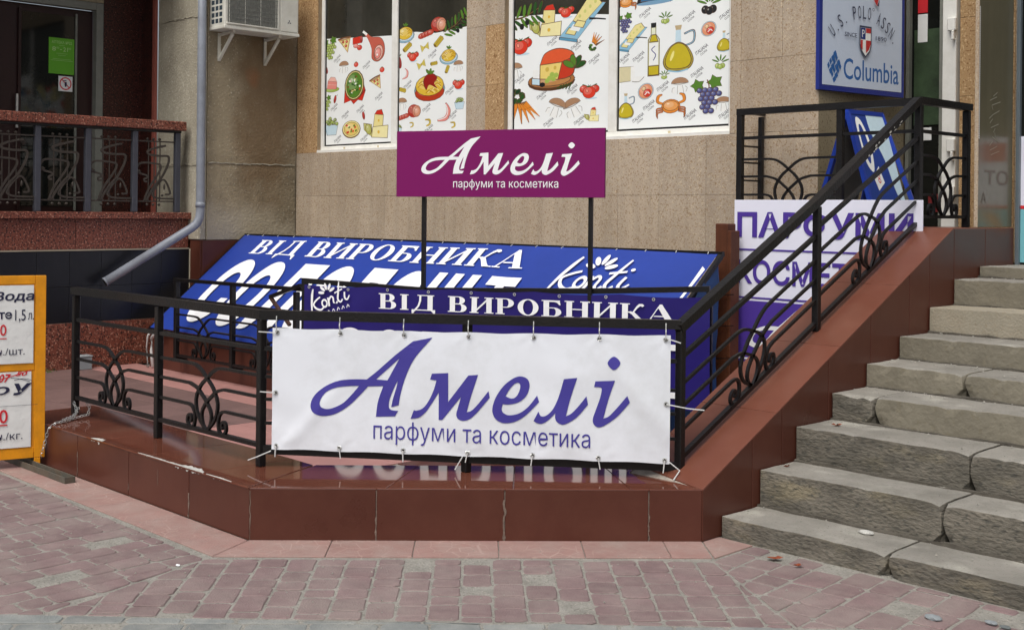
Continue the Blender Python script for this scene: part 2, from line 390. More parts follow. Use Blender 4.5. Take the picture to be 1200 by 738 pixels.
G = {
 'В': (0.78, _st(.08) + _bowl(.2, .5, 1, .46) + _bowl(.2, 0, .54, .53)),
 'І': (0.44, _st(.12)),
 'И': (0.92, _st(.08) + _st(.64) + [[[(.26, .10), (.26, .24), (.66, .90), (.66, .76)]]]),
 'Н': (0.92, _st(.08) + _st(.64) + [[[(.26, .47), (.66, .47), (.66, .53), (.26, .53)]]]),
 'Р': (0.74, _st(.08) + _bowl(.2, .42, 1, .5)),
 'О': (0.86, [[ell(.43, .5, .39, .515, 0, 26), ell(.43, .5, .19, .46, 0, 26)[::-1]]]),
 'Б': (0.76, _st(.08) + _bowl(.2, 0, .56, .52) + [[[(.2, .945), (.66, .945), (.69, .72), (.64, .72), (.56, .86), (.46, .90), (.2, .90)]], [[(.2, .9449), (.67, .9449), (.67, 1), (.2, 1)]]]),
 'К': (0.88, _st(.08) + [[[(.27, .46), (.36, .44), (.44, .50), (.58, .86), (.66, .99), (.78, 1.0), (.84, .90), (.78, .82), (.70, .86), (.60, .72), (.50, .50), (.30, .52)]],
        [[(.36, .54), (.50, .50), (.72, .14), (.80, .05), (.90, .05), (.90, 0), (.60, 0), (.42, .34), (.32, .47)]]]),
 'А': (0.92, [[[(.42, 1.01), (.50, 1.01), (.86, .05), (.62, .05), (.54, .28), (.38, .76), (.36, .76), (.20, .33), (.11, .05), (.05, .05)]],
        [[(.21, .27), (.58, .27), (.56, .33), (.23, .33)]], [[(-.02, 0), (.24, 0), (.24, .055), (-.02, .055)]], [[(.52, 0), (.95, 0), (.95, .055), (.52, .055)]]]),
 'Д': (0.94, [[[(.64, .05), (.84, .05), (.84, 1), (.64, 1)]], [[(.24, .945), (.90, .945), (.90, 1), (.24, 1)]], [[(.02, 0), (.94, 0), (.94, .06), (.02, .06)]],
        [[(.02, .03), (.02, -.24), (.07, -.24), (.13, -.08), (.22, .03)]], [[(.94, .03), (.94, -.24), (.89, -.24), (.83, -.08), (.74, .03)]],
        [[(.32, .96), (.40, .96), (.39, .6), (.33, .3), (.22, .05), (.12, .05), (.25, .3), (.31, .6)]]]),
 ' ': (0.36, []),
}
def put_serif(P, body, x0, y0, x1, h, m, gap=0.06):
    tot = sum(G[c][0] + gap for c in body) - gap; k = (x1 - x0) / tot; x = 0
    for c in body:
        for pc in G[c][1]:
            P.add([[(x0 + (x + p[0]) * k, y0 + p[1] * h) for p in lp] for lp in pc], m)
        x += G[c][0] + gap
AMELI = [["A",[[0.8369,0.6006,1],[0.736,0.579,1],[0.6474,0.5085,0],[0.5552,0.426,0],[0.4971,0.3788,1],[0.4358,0.3787,0],[0.3557,0.3703,0],[0.2824,0.3397,0],[0.2258,0.2922,0],[0.2049,0.2423,0],[0.22,0.2032,0],[0.2706,0.186,0],[0.3374,0.1996,0],[0.4038,0.2407,0],[0.4567,0.2912,0],[0.5048,0.3435,1],[0.584,0.3467,1],[0.5569,0.2674,0],[0.5464,0.1885,1],[0.6453,0.1923,1],[0.6622,0.2209,1],[0.627,0.2246,0],[0.6136,0.2393,0],[0.6166,0.2754,0],[0.6359,0.3282,0],[0.6593,0.3779,1],[0.6524,0.3417,0],[0.6351,0.2824,0],[0.6256,0.239,1],[0.6646,0.2504,1],[0.6746,0.3095,0],[0.7015,0.4017,0],[0.7468,0.4942,0]]],["A",[[0.6674,0.4912,1],[0.6056,0.3766,1],[0.5457,0.3799,1]]],["A",[[0.4582,0.3451,1],[0.4028,0.3425,0],[0.336,0.333,0],[0.2827,0.3068,0],[0.255,0.2633,0],[0.26,0.2338,0],[0.2903,0.2227,0],[0.3271,0.2302,0],[0.377,0.2564,0],[0.4232,0.3035,0]]],["m",[[0.8358,0.4162,1],[0.92,0.4214,1],[0.921,0.2731,1],[1.0237,0.4109,1],[1.0737,0.4154,1],[1.0368,0.2987,0],[1.017,0.2234,1],[1.0422,0.2326,0],[1.0752,0.2665,0],[1.1282,0.3339,1],[1.1347,0.301,1],[1.0709,0.2239,0],[1.0331,0.1898,0],[0.9998,0.1795,0],[0.9735,0.1883,0],[0.9637,0.2117,0],[0.9729,0.2498,0],[0.9876,0.3022,1],[0.8923,0.1814,1],[0.8732,0.1809,1],[0.8717,0.3208,1],[0.8317,0.2558,0],[0.8033,0.2171,0],[0.77,0.1901,0],[0.7268,0.1819,1],[0.7441,0.2275,1],[0.76,0.2255,0],[0.7934,0.2406,0],[0.8218,0.2793,0],[0.8453,0.332,0],[0.8601,0.3821,1],[0.8265,0.3861,1]]],["e",[[1.2013,0.2696,1],[1.2368,0.2691,0],[1.284,0.282,0],[1.3215,0.315,0],[1.3376,0.3624,0],[1.3278,0.3975,0],[1.2969,0.4119,0],[1.2591,0.404,0],[1.2074,0.3641,0],[1.1653,0.3018,0],[1.1484,0.24,0],[1.1617,0.1978,0],[1.1903,0.1773,0],[1.2236,0.173,0],[1.2708,0.1841,0],[1.3225,0.2184,0],[1.387,0.2845,1],[1.3767,0.3172,1],[1.3315,0.2587,0],[1.2846,0.2245,0],[1.2374,0.2139,0],[1.2088,0.2226,0],[1.1968,0.2412,0]]],["e",[[1.2151,0.31,1],[1.236,0.3459,0],[1.2594,0.3724,0],[1.2783,0.3799,0],[1.2902,0.3684,0],[1.2858,0.3377,0],[1.2695,0.309,0],[1.246,0.299,0]]],["l",[[1.5117,0.4037,1],[1.5796,0.4119,1],[1.5472,0.3109,0],[1.5231,0.2155,1],[1.5508,0.2302,0],[1.5839,0.2644,0],[1.6267,0.3195,1],[1.6349,0.2779,1],[1.5843,0.2171,0],[1.5401,0.1853,0],[1.5068,0.1733,0],[1.4787,0.1865,0],[1.469,0.2086,0],[1.4699,0.2309,1],[1.4359,0.1954,0],[1.4031,0.1758,0],[1.3795,0.1775,0],[1.3596,0.1878,1],[1.3837,0.2364,1],[1.398,0.2133,0],[1.4263,0.2187,0],[1.4589,0.2524,0],[1.4865,0.3142,0]]],["i",[[1.6715,0.3962,1],[1.7701,0.4023,1],[1.7389,0.3099,0],[1.7127,0.2093,1],[1.7398,0.2211,0],[1.7781,0.2609,0],[1.8327,0.3272,1],[1.8452,0.2931,1],[1.7895,0.2279,0],[1.7401,0.1877,0],[1.696,0.1643,0],[1.6681,0.1747,0],[1.6595,0.2023,0],[1.673,0.2472,0],[1.6945,0.3089,0],[1.7035,0.3536,0],[1.6967,0.3662,0],[1.6645,0.3677,1]]],["i",[[1.7633,0.5233,0],[1.7963,0.4907,0],[1.764,0.4561,0],[1.7315,0.4893,0]]]]
FOOD = [["grapes",-10.849,3.311,0.225,0],["slice",-10.578,3.336,0.184,0.2],["can",-10.356,3.341,0.158,0],["ham",-10.071,3.279,0.359,0],["chili",-10.922,3.105,0.125,0.2],["mushroom",-10.595,3.104,0.148,0],["tomato1",-10.38,3.117,0.088,0],["tomato1",-9.94,3.03,0.09,0],["cake",-10.8,2.934,0.194,0],["salad",-10.408,2.871,0.341,0],["slice",-10.026,2.894,0.155,0.5],["grapes",-10.902,2.728,0.155,0],["chili",-10.747,2.769,0.099,-0.4],["chili",-10.243,2.571,0.097,0],["cheese",-10.035,2.49,0.358,0],["bowl",-10.805,2.486,0.236,0],["pizza",-10.453,2.435,0.244,0],["pasta",-9.571,3.362,0.214,0],["hamroll",-9.057,3.402,0.18,0],["salami",-9.248,3.319,0.164,0],["branch",-8.792,3.364,0.288,0.5],["bow",-9.263,3.196,0.103,0.2],["bow",-9.314,3.029,0.103,0.3],["penne",-9.533,3.219,0.116,0.7],["penne",-9.055,3.233,0.124,0.8],["penne",-9.121,3.025,0.081,0.1],["penne",-9.606,2.796,0.093,-0.3],["tomato",-9.448,3.12,0.138,0],["pasta",-8.906,3.086,0.196,0],["chili",-9.659,3.079,0.145,0],["shrimp",-9.583,2.957,0.116,0.5],["pastabig",-9.187,2.815,0.34,0],["tomato",-8.76,2.798,0.133,0],["mushroom",-8.763,2.975,0.122,0],["mushroom",-9.615,2.657,0.144,0],["hamroll",-9.414,2.577,0.161,0],["salami",-9.595,2.521,0.139,0],["shrimp",-8.993,2.544,0.202,0.3],["bowl",-8.741,2.62,0.144,0],["bowl",-9.648,2.414,0.084,0],["shell",-9.209,2.453,0.095,0],["shell",-9.459,2.441,0.069,0],["shell",-8.838,2.414,0.08,0],["penne",-8.924,2.954,0.08,1.2],["branch",-7.887,3.325,0.356,0.1],["cheese",-7.609,3.296,0.35,0],["tomato",-7.355,3.336,0.146,0],["board",-7.163,3.249,0.399,0],["tomato",-7.919,3.087,0.218,0],["carrots",-7.018,3.056,0.154,2.2],["wheel",-7.517,2.858,0.439,0],["mushroom",-7.985,2.872,0.164,0],["carrots",-7.846,2.528,0.344,0],["mushroom",-7.464,2.508,0.193,-0.4],["mushroom",-7.261,2.497,0.191,0.4],["tomato",-7.074,2.626,0.174,0],["cheese",-7.044,2.432,0.148,0],["crab",-6.668,3.338,0.174,0],["dish",-6.359,3.31,0.283,0],["olives",-5.812,3.207,0.199,0],["grapesp",-6.683,3.16,0.154,0],["olivesg",-6.249,3.153,0.116,0],["board",-6.601,3.037,0.24,0],["bottle",-6.371,2.921,0.444,0],["jug",-6.116,2.908,0.371,0],["salmon",-5.817,3.036,0.131,0],["jug",-5.67,2.926,0.161,0],["olivesg",-5.703,2.75,0.129,0],["bread",-6.61,2.737,0.221,0],["olivesg",-6.255,2.696,0.084,0],["mushroom",-6.096,2.611,0.152,0],["salmon",-6.447,2.586,0.148,0],["jug",-6.661,2.475,0.212,0],["crab",-6.186,2.449,0.233,0],["grapesp",-5.826,2.502,0.272,0],["mushroom",-5.671,2.443,0.129,0]]
SCRIBBLES = [[-10.708,3.192],[-10.193,3.086],[-9.981,2.748],[-10.754,2.675],[-10.292,2.634],[-10.554,2.586],[-10.959,2.33],[-10.685,2.333],[-10.22,2.329],[-9.139,3.112],[-9.516,2.836],[-8.877,2.739],[-9.219,2.59],[-8.833,2.503],[-9.18,2.384],[-7.512,3.088],[-7.222,3.025],[-7.011,2.888],[-7.915,2.783],[-7.634,2.62],[-7.263,2.648],[-7.547,2.373],[-8.017,2.379],[-7.178,2.373],[-6.455,3.222],[-6.004,3.146],[-5.646,3.126],[-6.679,2.865],[-6.519,2.867],[-5.875,2.869],[-5.918,2.694],[-6.261,2.607],[-6.404,2.461],[-6.518,2.362],[-5.983,2.365],[-5.643,2.357]]
# ================================================================== SETTING
def structure(o, kind='structure'): o['kind'] = kind; return o
def clip(poly, a, b):
    """keep the part of poly left of the line a->b"""
    out = []; n = len(poly)
    def d(p): return (b[0] - a[0]) * (p[1] - a[1]) - (b[1] - a[1]) * (p[0] - a[0])
    for i in range(n):
        p, q = poly[i], poly[(i + 1) % n]; dp, dq = d(p), d(q)
        if dp >= 0: out.append(p)
        if (dp >= 0) != (dq >= 0):
            t = dp / (dp - dq); out.append((p[0] + (q[0] - p[0]) * t, p[1] + (q[1] - p[1]) * t))
    return out
def area(p): return 0.5 * sum(p[i][0] * p[(i + 1) % len(p)][1] - p[(i + 1) % len(p)][0] * p[i][1] for i in range(len(p)))
def inset(poly, g):
    n = len(poly); out = []
    for i in range(n):
        p0, p1, p2 = Vector(poly[i - 1]), Vector(poly[i]), Vector(poly[(i + 1) % n])
        a = (p1 - p0); b = (p2 - p1)
        if a.length < 1e-4 or b.length < 1e-4: continue
        a.normalize(); b.normalize(); na = Vector((-a.y, a.x)); nb = Vector((-b.y, b.x)); m = na + nb
        if m.length < 1e-3: continue
        m.normalize(); k = min(g / max(m.dot(na), 0.35), g * 2.2); out.append(tuple(p1 + m * k))
    return out
def slab_piece(name, poly, z0, z1, m, parent, gap=0.004, ch=0.006, jit=0.0):
    poly = [p for i, p in enumerate(poly) if (Vector(p) - Vector(poly[i - 1])).length > 0.012]
    if len(poly) < 3 or area(poly) < 0.0012: return None
    o = inset(poly, gap)
    if len(o) < 3 or area(o) < 0.0008: return None
    if jit:      # knocked corners and slightly wavy sides
        r = []
        for k in range(len(o)):
            a, p, b = Vector(o[k - 1]), Vector(o[k]), Vector(o[(k + 1) % len(o)])
            la, lb = (a - p).length, (b - p).length; c = random.uniform(.008, .020)
            r.append(p + (a - p) * min(c / max(la, 1e-5), .4)); r.append(p + (b - p) * min(c / max(lb, 1e-5), .4) * 1.0)
            if lb > .09: r.append(p.lerp(b, .5))
        o = []
        for p in r:
            e = noise.noise_vector(Vector((p.x * 14, p.y * 14, 0))) * .0045
            o.append((p.x + e.x + random.uniform(-jit, jit) * .5, p.y + e.y + random.uniform(-jit, jit) * .5))
        if area(o) < .0008: return None
    i = inset(o, ch)
    if len(i) != len(o): return None
    n = len(o); dz = random.uniform(-0.0025, 0.0025) if jit else 0
    tilt = (random.uniform(-.012, .012), random.uniform(-.012, .012)) if jit else (0, 0)
    cx = sum(p[0] for p in o) / n; cy = sum(p[1] for p in o) / n
    zz = lambda p, z: z + dz + (p[0] - cx) * tilt[0] + (p[1] - cy) * tilt[1]
    v = [(p[0], p[1], z0) for p in o] + [(p[0], p[1], zz(p, z1 - ch * .8)) for p in o] + [(p[0], p[1], zz(p, z1)) for p in i]
    f = [list(range(2 * n, 3 * n))]
    for k in range(n):
        q = (k + 1) % n
        f += [(k, q, n + q, n + k), (n + k, n + q, 2 * n + q, 2 * n + k)]
    return from_world(name, v, f, m, parent)

# street / pavement bedding as one large sheet with relief from the material
def grid_sheet(name, x0, x1, y0, y1, z, m, parent=None):
    o = from_world(name, [(x0, y0, z), (x1, y0, z), (x1, y1, z), (x0, y1, z)], [(0, 1, 2, 3)], m, parent); return o
m_road = mat('grey_street_surface', S(120, 118, 112), 0.95, 0.15, 2, 0.4, 60)
ground = structure(grid_sheet('ground', -70, 70, -70, 70, -0.016, m_road))
bed = structure(grid_sheet('pavement', -10.4, 1.0, 0.2, 6.0, -0.0042, m_mortar))
# subtle uneven mortar lumps in the bedding where stones are missing come from the material relief

GL = ((-4.83, 1.915), (-2.0, 4.70))           # edge of the grey paving
gd = (Vector(GL[1]) - Vector(GL[0])).normalized()
gn = Vector((gd.y, -gd.x))                    # away from the building
REG_L = [(-8.6, 2.93), (-8.6, 2.55), (-5.3, 1.45), (-4.72, 2.03), (-4.97, 2.90)][::1]
REG_M = [(-4.97, 2.90), (-4.71, 2.04), (-2.62, 4.095), (-3.39, 4.60)]
REG_R = [(-3.39, 4.60), (-2.62, 4.10), (-1.75, 4.945), (-3.40, 4.945)]
paver_n = 0
def pave(region, O, ang, w, lmin, lmax, m, skip=0.06, name='paving_stone', gap=0.0052, zt=0.0, cols=40, length=5, wj=0.06, jit=0.0022):
    global paver_n
    if area(region) < 0: region = region[::-1]
    V = Vector((math.cos(ang), math.sin(ang))); U = Vector((V.y, -V.x)); O = Vector(O)
    x = -cols * w / 2
    while x < cols * w / 2:
        ww = w * random.uniform(1 - wj, 1 + wj); y = -length / 2 - random.uniform(0, lmax)
        while y < length / 2:
            l = random.choice((lmin, (lmin + lmax) / 2, lmax)) * random.uniform(.93, 1.07)
            q = [O + U * x + V * y, O + U * (x + ww) + V * y, O + U * (x + ww) + V * (y + l), O + U * x + V * (y + l)]
            poly = [tuple(p) for p in q]
            if area(poly) < 0: poly = poly[::-1]
            for i in range(len(region)):
                poly = clip(poly, region[i], region[(i + 1) % len(region)])
                if len(poly) < 3: break
            y += l
            if len(poly) < 3 or abs(area(poly)) < 0.0025: continue
            if random.random() < skip: continue
            if slab_piece(name, poly, -0.012, zt, m, bed, gap, 0.0045, jit): paver_n += 1
        x += ww
dang = math.atan2(1.61, 1.48)                 # direction of the slanted plinth face
pave(REG_L, (-6.5, 2.2), PI / 2 + 0.03, 0.125, 0.12, 0.22, m_paver, skip=0.02, cols=50)
pave(REG_M, (-3.8, 3.2), dang - PI / 2, 0.132, 0.115, 0.20, m_paver, skip=0.055, cols=40)
pave(REG_R, (-2.8, 4.5), PI / 2 + 0.10, 0.15, 0.14, 0.24, m_paver, skip=0.10, cols=30)
g0 = Vector(GL[0]) - gd * 1.2; g1 = Vector(GL[1]) + gd * 0.6
REG_G = [tuple(g0), tuple(g0 + gn * 0.62), tuple(g1 + gn * 0.62), tuple(g1)]
pave(REG_G, tuple(Vector(GL[0]) + gd * 1.6), dang, 0.2, 0.2, 0.26, m_paver_grey, skip=0.03, name='grey_paving_stone', cols=40, length=8)

# pink edging tiles along the plinth (cracked joints)
def crackmat():
    m = m_pink; nt = m.node_tree; N = nt.nodes; L = nt.links; b = N['Principled BSDF']
    src = b.inputs['Base Color'].links[0].from_socket
    vo = N.new('ShaderNodeTexVoronoi'); vo.feature = 'DISTANCE_TO_EDGE'; vo.inputs['Scale'].default_value = 13
    g = N.new('ShaderNodeNewGeometry'); L.new(g.outputs['Position'], vo.inputs['Vector'])
    mr = N.new('ShaderNodeMapRange'); mr.inputs[1].default_value = 0.012; mr.inputs[2].default_value = 0.03; mr.inputs[3].default_value = 0.75; mr.inputs[4].default_value = 0
    L.new(vo.outputs['Distance'], mr.inputs[0])
    ns = N.new('ShaderNodeTexNoise'); ns.inputs['Scale'].default_value = 3; L.new(g.outputs['Position'], ns.inputs['Vector'])
    m2 = N.new('ShaderNodeMapRange'); m2.inputs[1].default_value = .45; m2.inputs[2].default_value = .6; L.new(ns.outputs[0], m2.inputs[0])
    mm = N.new('ShaderNodeMath'); mm.operation = 'MULTIPLY'; L.new(mr.outputs[0], mm.inputs[0]); L.new(m2.outputs[0], mm.inputs[1])
    mx = N.new('ShaderNodeMix'); mx.data_type = 'RGBA'; L.new(mm.outputs[0], mx.inputs[0]); L.new(src, mx.inputs[6]); mx.inputs[7].default_value = (*S(172, 150, 140), 1)
    L.new(mx.outputs[2], b.inputs['Base Color'])
crackmat()
PB = Vector((-5.10, 3.21)); PC = Vector((-3.615, 4.82)); du = (PC - PB).normalized(); dn = Vector((du.y, -du.x))
x = -8.5
while x < -5.15:
    x2 = min(x + 0.46, -5.10); 
    q = [(x, 2.94), (x2 if x2 < -5.2 else -4.975, 2.94), (x2, 3.205), (x, 3.205)]
    slab_piece('edging_tile', q, -0.012, 0.003, m_pink, bed, 0.002, 0.003)
    x = x2
s = 0.0; Ld = (PC - PB).length
while s < Ld - 0.05:
    s2 = min(s + 0.40, Ld)
    a = PB + du * s; b_ = PB + du * s2; c = b_ + dn * 0.28; d = a + dn * 0.28
    if s == 0: d = Vector((-4.975, 2.94))
    slab_piece('edging_tile', [tuple(a), tuple(d), tuple(c), tuple(b_)], -0.012, 0.003, m_pink, bed, 0.002, 0.003)
    s = s2
slab_piece('edging_tile', [(-3.61, 4.82), (-3.40, 4.63), (-3.405, 4.945), (-3.61, 4.95)], -0.012, 0.003, m_pink, bed, 0.002, 0.003)

# patio floor behind the plinth
random.seed(3)
xs = [-11.6 + .62 * i for i in range(13)]; ys = [3.76, 4.3, 4.86, 5.42, 5.965]
for i in range(len(xs) - 1):
    for j in range(len(ys) - 1):
        if xs[i + 1] > -4.1: continue
        if ys[j] < 5.0 and xs[i + 1] > -5.0: continue
        if ys[j] < 4.4 and xs[i + 1] > -5.4: continue
        mm_ = m_floor
        if (j == 3): mm_ = m_floor_pink
        if xs[i] > -8.1 and j in (1, 2): mm_ = m_floor_pink
        if xs[i] > -6.9 and j == 0: mm_ = m_marble
        if xs[i] > -6.3: mm_ = m_tile
        slab_piece('floor_tile', [(xs[i], ys[j]), (xs[i + 1], ys[j]), (xs[i + 1], ys[j + 1]), (xs[i], ys[j + 1])], -0.012, 0.004, mm_, bed, 0.003, 0.003)
for i in range(7):      # paving left of the plinth, in front of the granite wall
    for j in range(3):
        slab_piece('floor_tile', [(-11.6 + .55 * i, 3.1 - .55 * j + .1), (-11.05 + .55 * i, 3.1 - .55 * j + .1), (-11.05 + .55 * i, 3.65 - .55 * j + .1), (-11.6 + .55 * i, 3.65 - .55 * j + .1)], -0.012, 0.002, m_floor, bed, 0.003, 0.003)

# ================================================================== TILED PLINTH AND RAMP CURB
pl = thing('tiled_plinth', 'low glazed brown tiled plinth with chamfered corner running into the sloping curb beside the steps', 'plinth', (-5.1, 3.21, 0))
T = 0.009; ZP = 0.255
def inner_of(poly, g): return inset(poly, g)
top_poly = [(-7.9, 3.21), (-5.10, 3.21), (-3.615, 4.82), (-4.10, 4.90), (-4.10, 5.075), (-5.32, 3.75), (-7.9, 3.75)]
ip = inset(top_poly, T)
n = len(ip)
from_world('mortar_core', [(p[0], p[1], -.01) for p in ip] + [(p[0], p[1], ZP - T) for p in ip],
           [list(range(n))[::-1], list(range(n, 2 * n))] + [(i, (i + 1) % n, n + (i + 1) % n, n + i) for i in range(n)], m_grout, pl)
# face tiles (front)
def face_tile(a, b, z0, z1, nrm, m=m_tile, name='tile', z1b=None, z0b=None, th=T):
    a = Vector(a); b = Vector(b); g = 0.0026
    d = (b - a).normalized(); a = a + d * g; b = b - d * g; nr = Vector(nrm).normalized()
    z1b = z1 if z1b is None else z1b; z0b = z0 if z0b is None else z0b
    v = []
    for off, k in ((-th, 0), (0, 0), (0.0, 1)):
        pass
    c = 0.0018
    o = [(a, z0), (b, z0b), (b, z1b), (a, z1)]
    i = [(a + d * c, z0 + c), (b - d * c, z0b + c), (b - d * c, z1b - c), (a + d * c, z1 - c)]
    vs = [(p.x - nr.x * th, p.y - nr.y * th, z) for p, z in o] + [(p.x - nr.x * c, p.y - nr.y * c, z) for p, z in o] + [(p.x, p.y, z) for p, z in i]
    fs = [(8, 9, 10, 11), (3, 2, 1, 0)]
    for k in range(4):
        q = (k + 1) % 4; fs += [(k, q, 4 + q, 4 + k), (4 + k, 4 + q, 8 + q, 8 + k)]
    return from_world(name, vs, fs, m, pl)
fx = [-7.9, -7.55, -6.97, -6.33, -5.673, -5.10]
for a, b in zip(fx, fx[1:]): face_tile((a, 3.21), (b, 3.21), 0, ZP - .004 + .0, (0, -1))
fs_ = [0, .61, 1.23, 1.93, Ld]
for a, b in zip(fs_, fs_[1:]): face_tile(tuple(PB + du * a), tuple(PB + du * b), 0, ZP - .004, tuple(dn))
# top tiles
def top_tile(poly, zf, m=m_tile_top, name='top_tile', parent=pl, th=T, gap=.0018):
    if area(poly) < 0: poly = poly[::-1]
    o = inset(poly, gap); i = inset(o, .002); n = len(o)
    v = [(p[0], p[1], zf(p) - th) for p in o] + [(p[0], p[1], zf(p) - .0015) for p in o] + [(p[0], p[1], zf(p)) for p in i]
    f = [list(range(2 * n, 3 * n)), list(range(n))[::-1]]
    for k in range(n):
        q = (k + 1) % n; f += [(k, q, n + q, n + k), (n + k, n + q, 2 * n + q, 2 * n + k)]
    return from_world(name, v, f, m, parent)
zp = lambda p: ZP
tx = [-7.9, -7.3, -6.7, -6.12, -5.53]
for a, b in zip(tx, tx[1:]): top_tile([(a, 3.205), (b, 3.205), (b, 3.75), (a, 3.75)], zp)
top_tile([(-5.53, 3.205), (-5.105, 3.205), (-5.33, 3.74), (-5.53, 3.75)], zp)
PBi = Vector((-5.32, 3.75)); PCi = Vector((-4.10, 5.075))
tt = [0, .3, .58, .84, 1.0]
for a, b in zip(tt, tt[1:]):
    pe = Vector((-3.62, 4.825))
    A0 = PB.lerp(PC, a); B0 = PB.lerp(PC, b); A1 = PBi.lerp(PCi, a); B1 = PBi.lerp(PCi, b)
    if b == 1.0: top_tile([tuple(A0), tuple(B0), (-4.10, 4.895), tuple(B1), tuple(A1)], zp)
    else: top_tile([tuple(A0), tuple(B0), tuple(B1), tuple(A1)], zp)
# cement smears along the front edge
random.seed(11)
for (sx, w, d, h) in ((-6.72, .07, .045, .03), (-6.02, .20, .012, .012), (-5.80, .10, .02, .02), (-5.66, .13, .055, .02), (-5.38, .12, .012, .008)):
    n_ = 22; up_ = []; dn_ = []
    for k in range(n_ + 1):
        t = k / n_; x = sx - w + 2 * w * t; e = math.sin(PI * t) ** .6
        up_.append((x, 3.2105 + d * e * (.55 + .45 * abs(noise.noise(Vector((x * 30, 1, 2))) * 2)), ZP + .0015)); dn_.append((x, 3.2075, ZP - .004 - h * e * abs(noise.noise(Vector((x * 34, 5, 2))) * 2.2)))
    mid = [(p[0], 3.2085, ZP + .0025) for p in up_]
    v = up_ + mid + dn_; m1 = n_ + 1
    f = [(k, k + 1, m1 + k + 1, m1 + k) for k in range(n_)] + [(m1 + k, m1 + k + 1, 2 * m1 + k + 1, 2 * m1 + k) for k in range(n_)]
    from_world('cement_smear', v, f, m_cement, pl)

# pale cement drips running down some of the joints
random.seed(19)
m_drip = mat('old_grout_drip', S(112, 98, 88), .95, .3, 30, .4, 60)
def drip(P0, U0, N0, z0, z1, w):
    P0 = Vector(P0); L_ = []; R_ = []
    for k in range(13):
        z = z0 + (z1 - z0) * k / 12; c = (noise.noise(Vector((z * 30, P0.x * 9, 1)))) * w; ww_ = w * (.25 + .75 * abs(noise.noise(Vector((z * 45, P0.x * 5, 7)))) * 1.6)
        L_.append((P0.x + U0[0] * (c - ww_) + N0[0] * .0012, P0.y + U0[1] * (c - ww_) + N0[1] * .0012, z)); R_.append((P0.x + U0[0] * (c + ww_) + N0[0] * .0012, P0.y + U0[1] * (c + ww_) + N0[1] * .0012, z))
    from_world('cement_drip', L_ + R_, [(k, 13 + k, 14 + k, k + 1) for k in range(12)], m_drip, pl)
for x, a, b, w in ((-6.97, .0, .15, .007), (-6.33, .03, .07, .006), (-5.673, .0, .13, .008), (-6.0, .12, .2, .004)): drip((x, 3.21), (1, 0), (0, -1), a, b, w)
for s_, a, b, w in ((.61, .0, .24, .005), (1.23, .0, .20, .009), (1.93, .0, .13, .006), (.004, .0, .24, .004)):
    q = PB + du * s_; drip((q.x, q.y), (du.x, du.y), (dn.x, dn.y), a, b, w)

# ramp curb
XR0, XR1 = -4.10, -3.614
rz = lambda y: (.252 + .4875 * (y - 4.82)) if y < 7.42 else 1.515
ry = [4.82, 7.42, 8.29]
prof = [(4.83, -.01), (8.28, -.01), (8.28, 1.506), (7.42, 1.506), (4.83, rz(4.83) - T)]
c0, c1 = XR0 + T, XR1 - T; n = 5
from_world('mortar_core', [(c0, p[0], p[1]) for p in prof] + [(c1, p[0], p[1]) for p in prof],
           [list(range(5)), list(range(9, 4, -1))] + [(i, 5 + i, 5 + (i + 1) % 5, (i + 1) % 5) for i in range(5)], m_grout, pl)
sy = [4.82, 5.235, 5.50, 5.95, 6.40, 6.85, 7.10, 7.42, 7.86, 8.29]
for a, b in zip(sy, sy[1:]):
    face_tile((XR1, a), (XR1, b), 0, rz(a) - .004, (1, 0), z1b=rz(min(b, 7.4199)) - .004 if b <= 7.42 else 1.511)
for a, b in zip(sy[:7:2] , sy[2:9:2]):
    face_tile((XR0, b), (XR0, a), 0, (rz(b) if b < 7.42 else 1.515) - .006, (-1, 0), z1b=rz(a) - .006)
ty = [4.80, 5.45, 6.07, 6.72, 7.42, 7.9, 8.29]
for a, b in zip(ty, ty[1:]):
    top_tile([(XR0, max(a, 4.905 if a < 5 else a)), (XR1, a + (.02 if a < 4.9 else 0)), (XR1, b), (XR0, b)], (lambda p: .252 + .4875 * (p[1] - 4.82)) if b <= 7.42 else (lambda p: 1.515), m_ramp_top)
face_tile((XR1, 8.29), (XR0, 8.29), 0, 1.511, (0, 1))

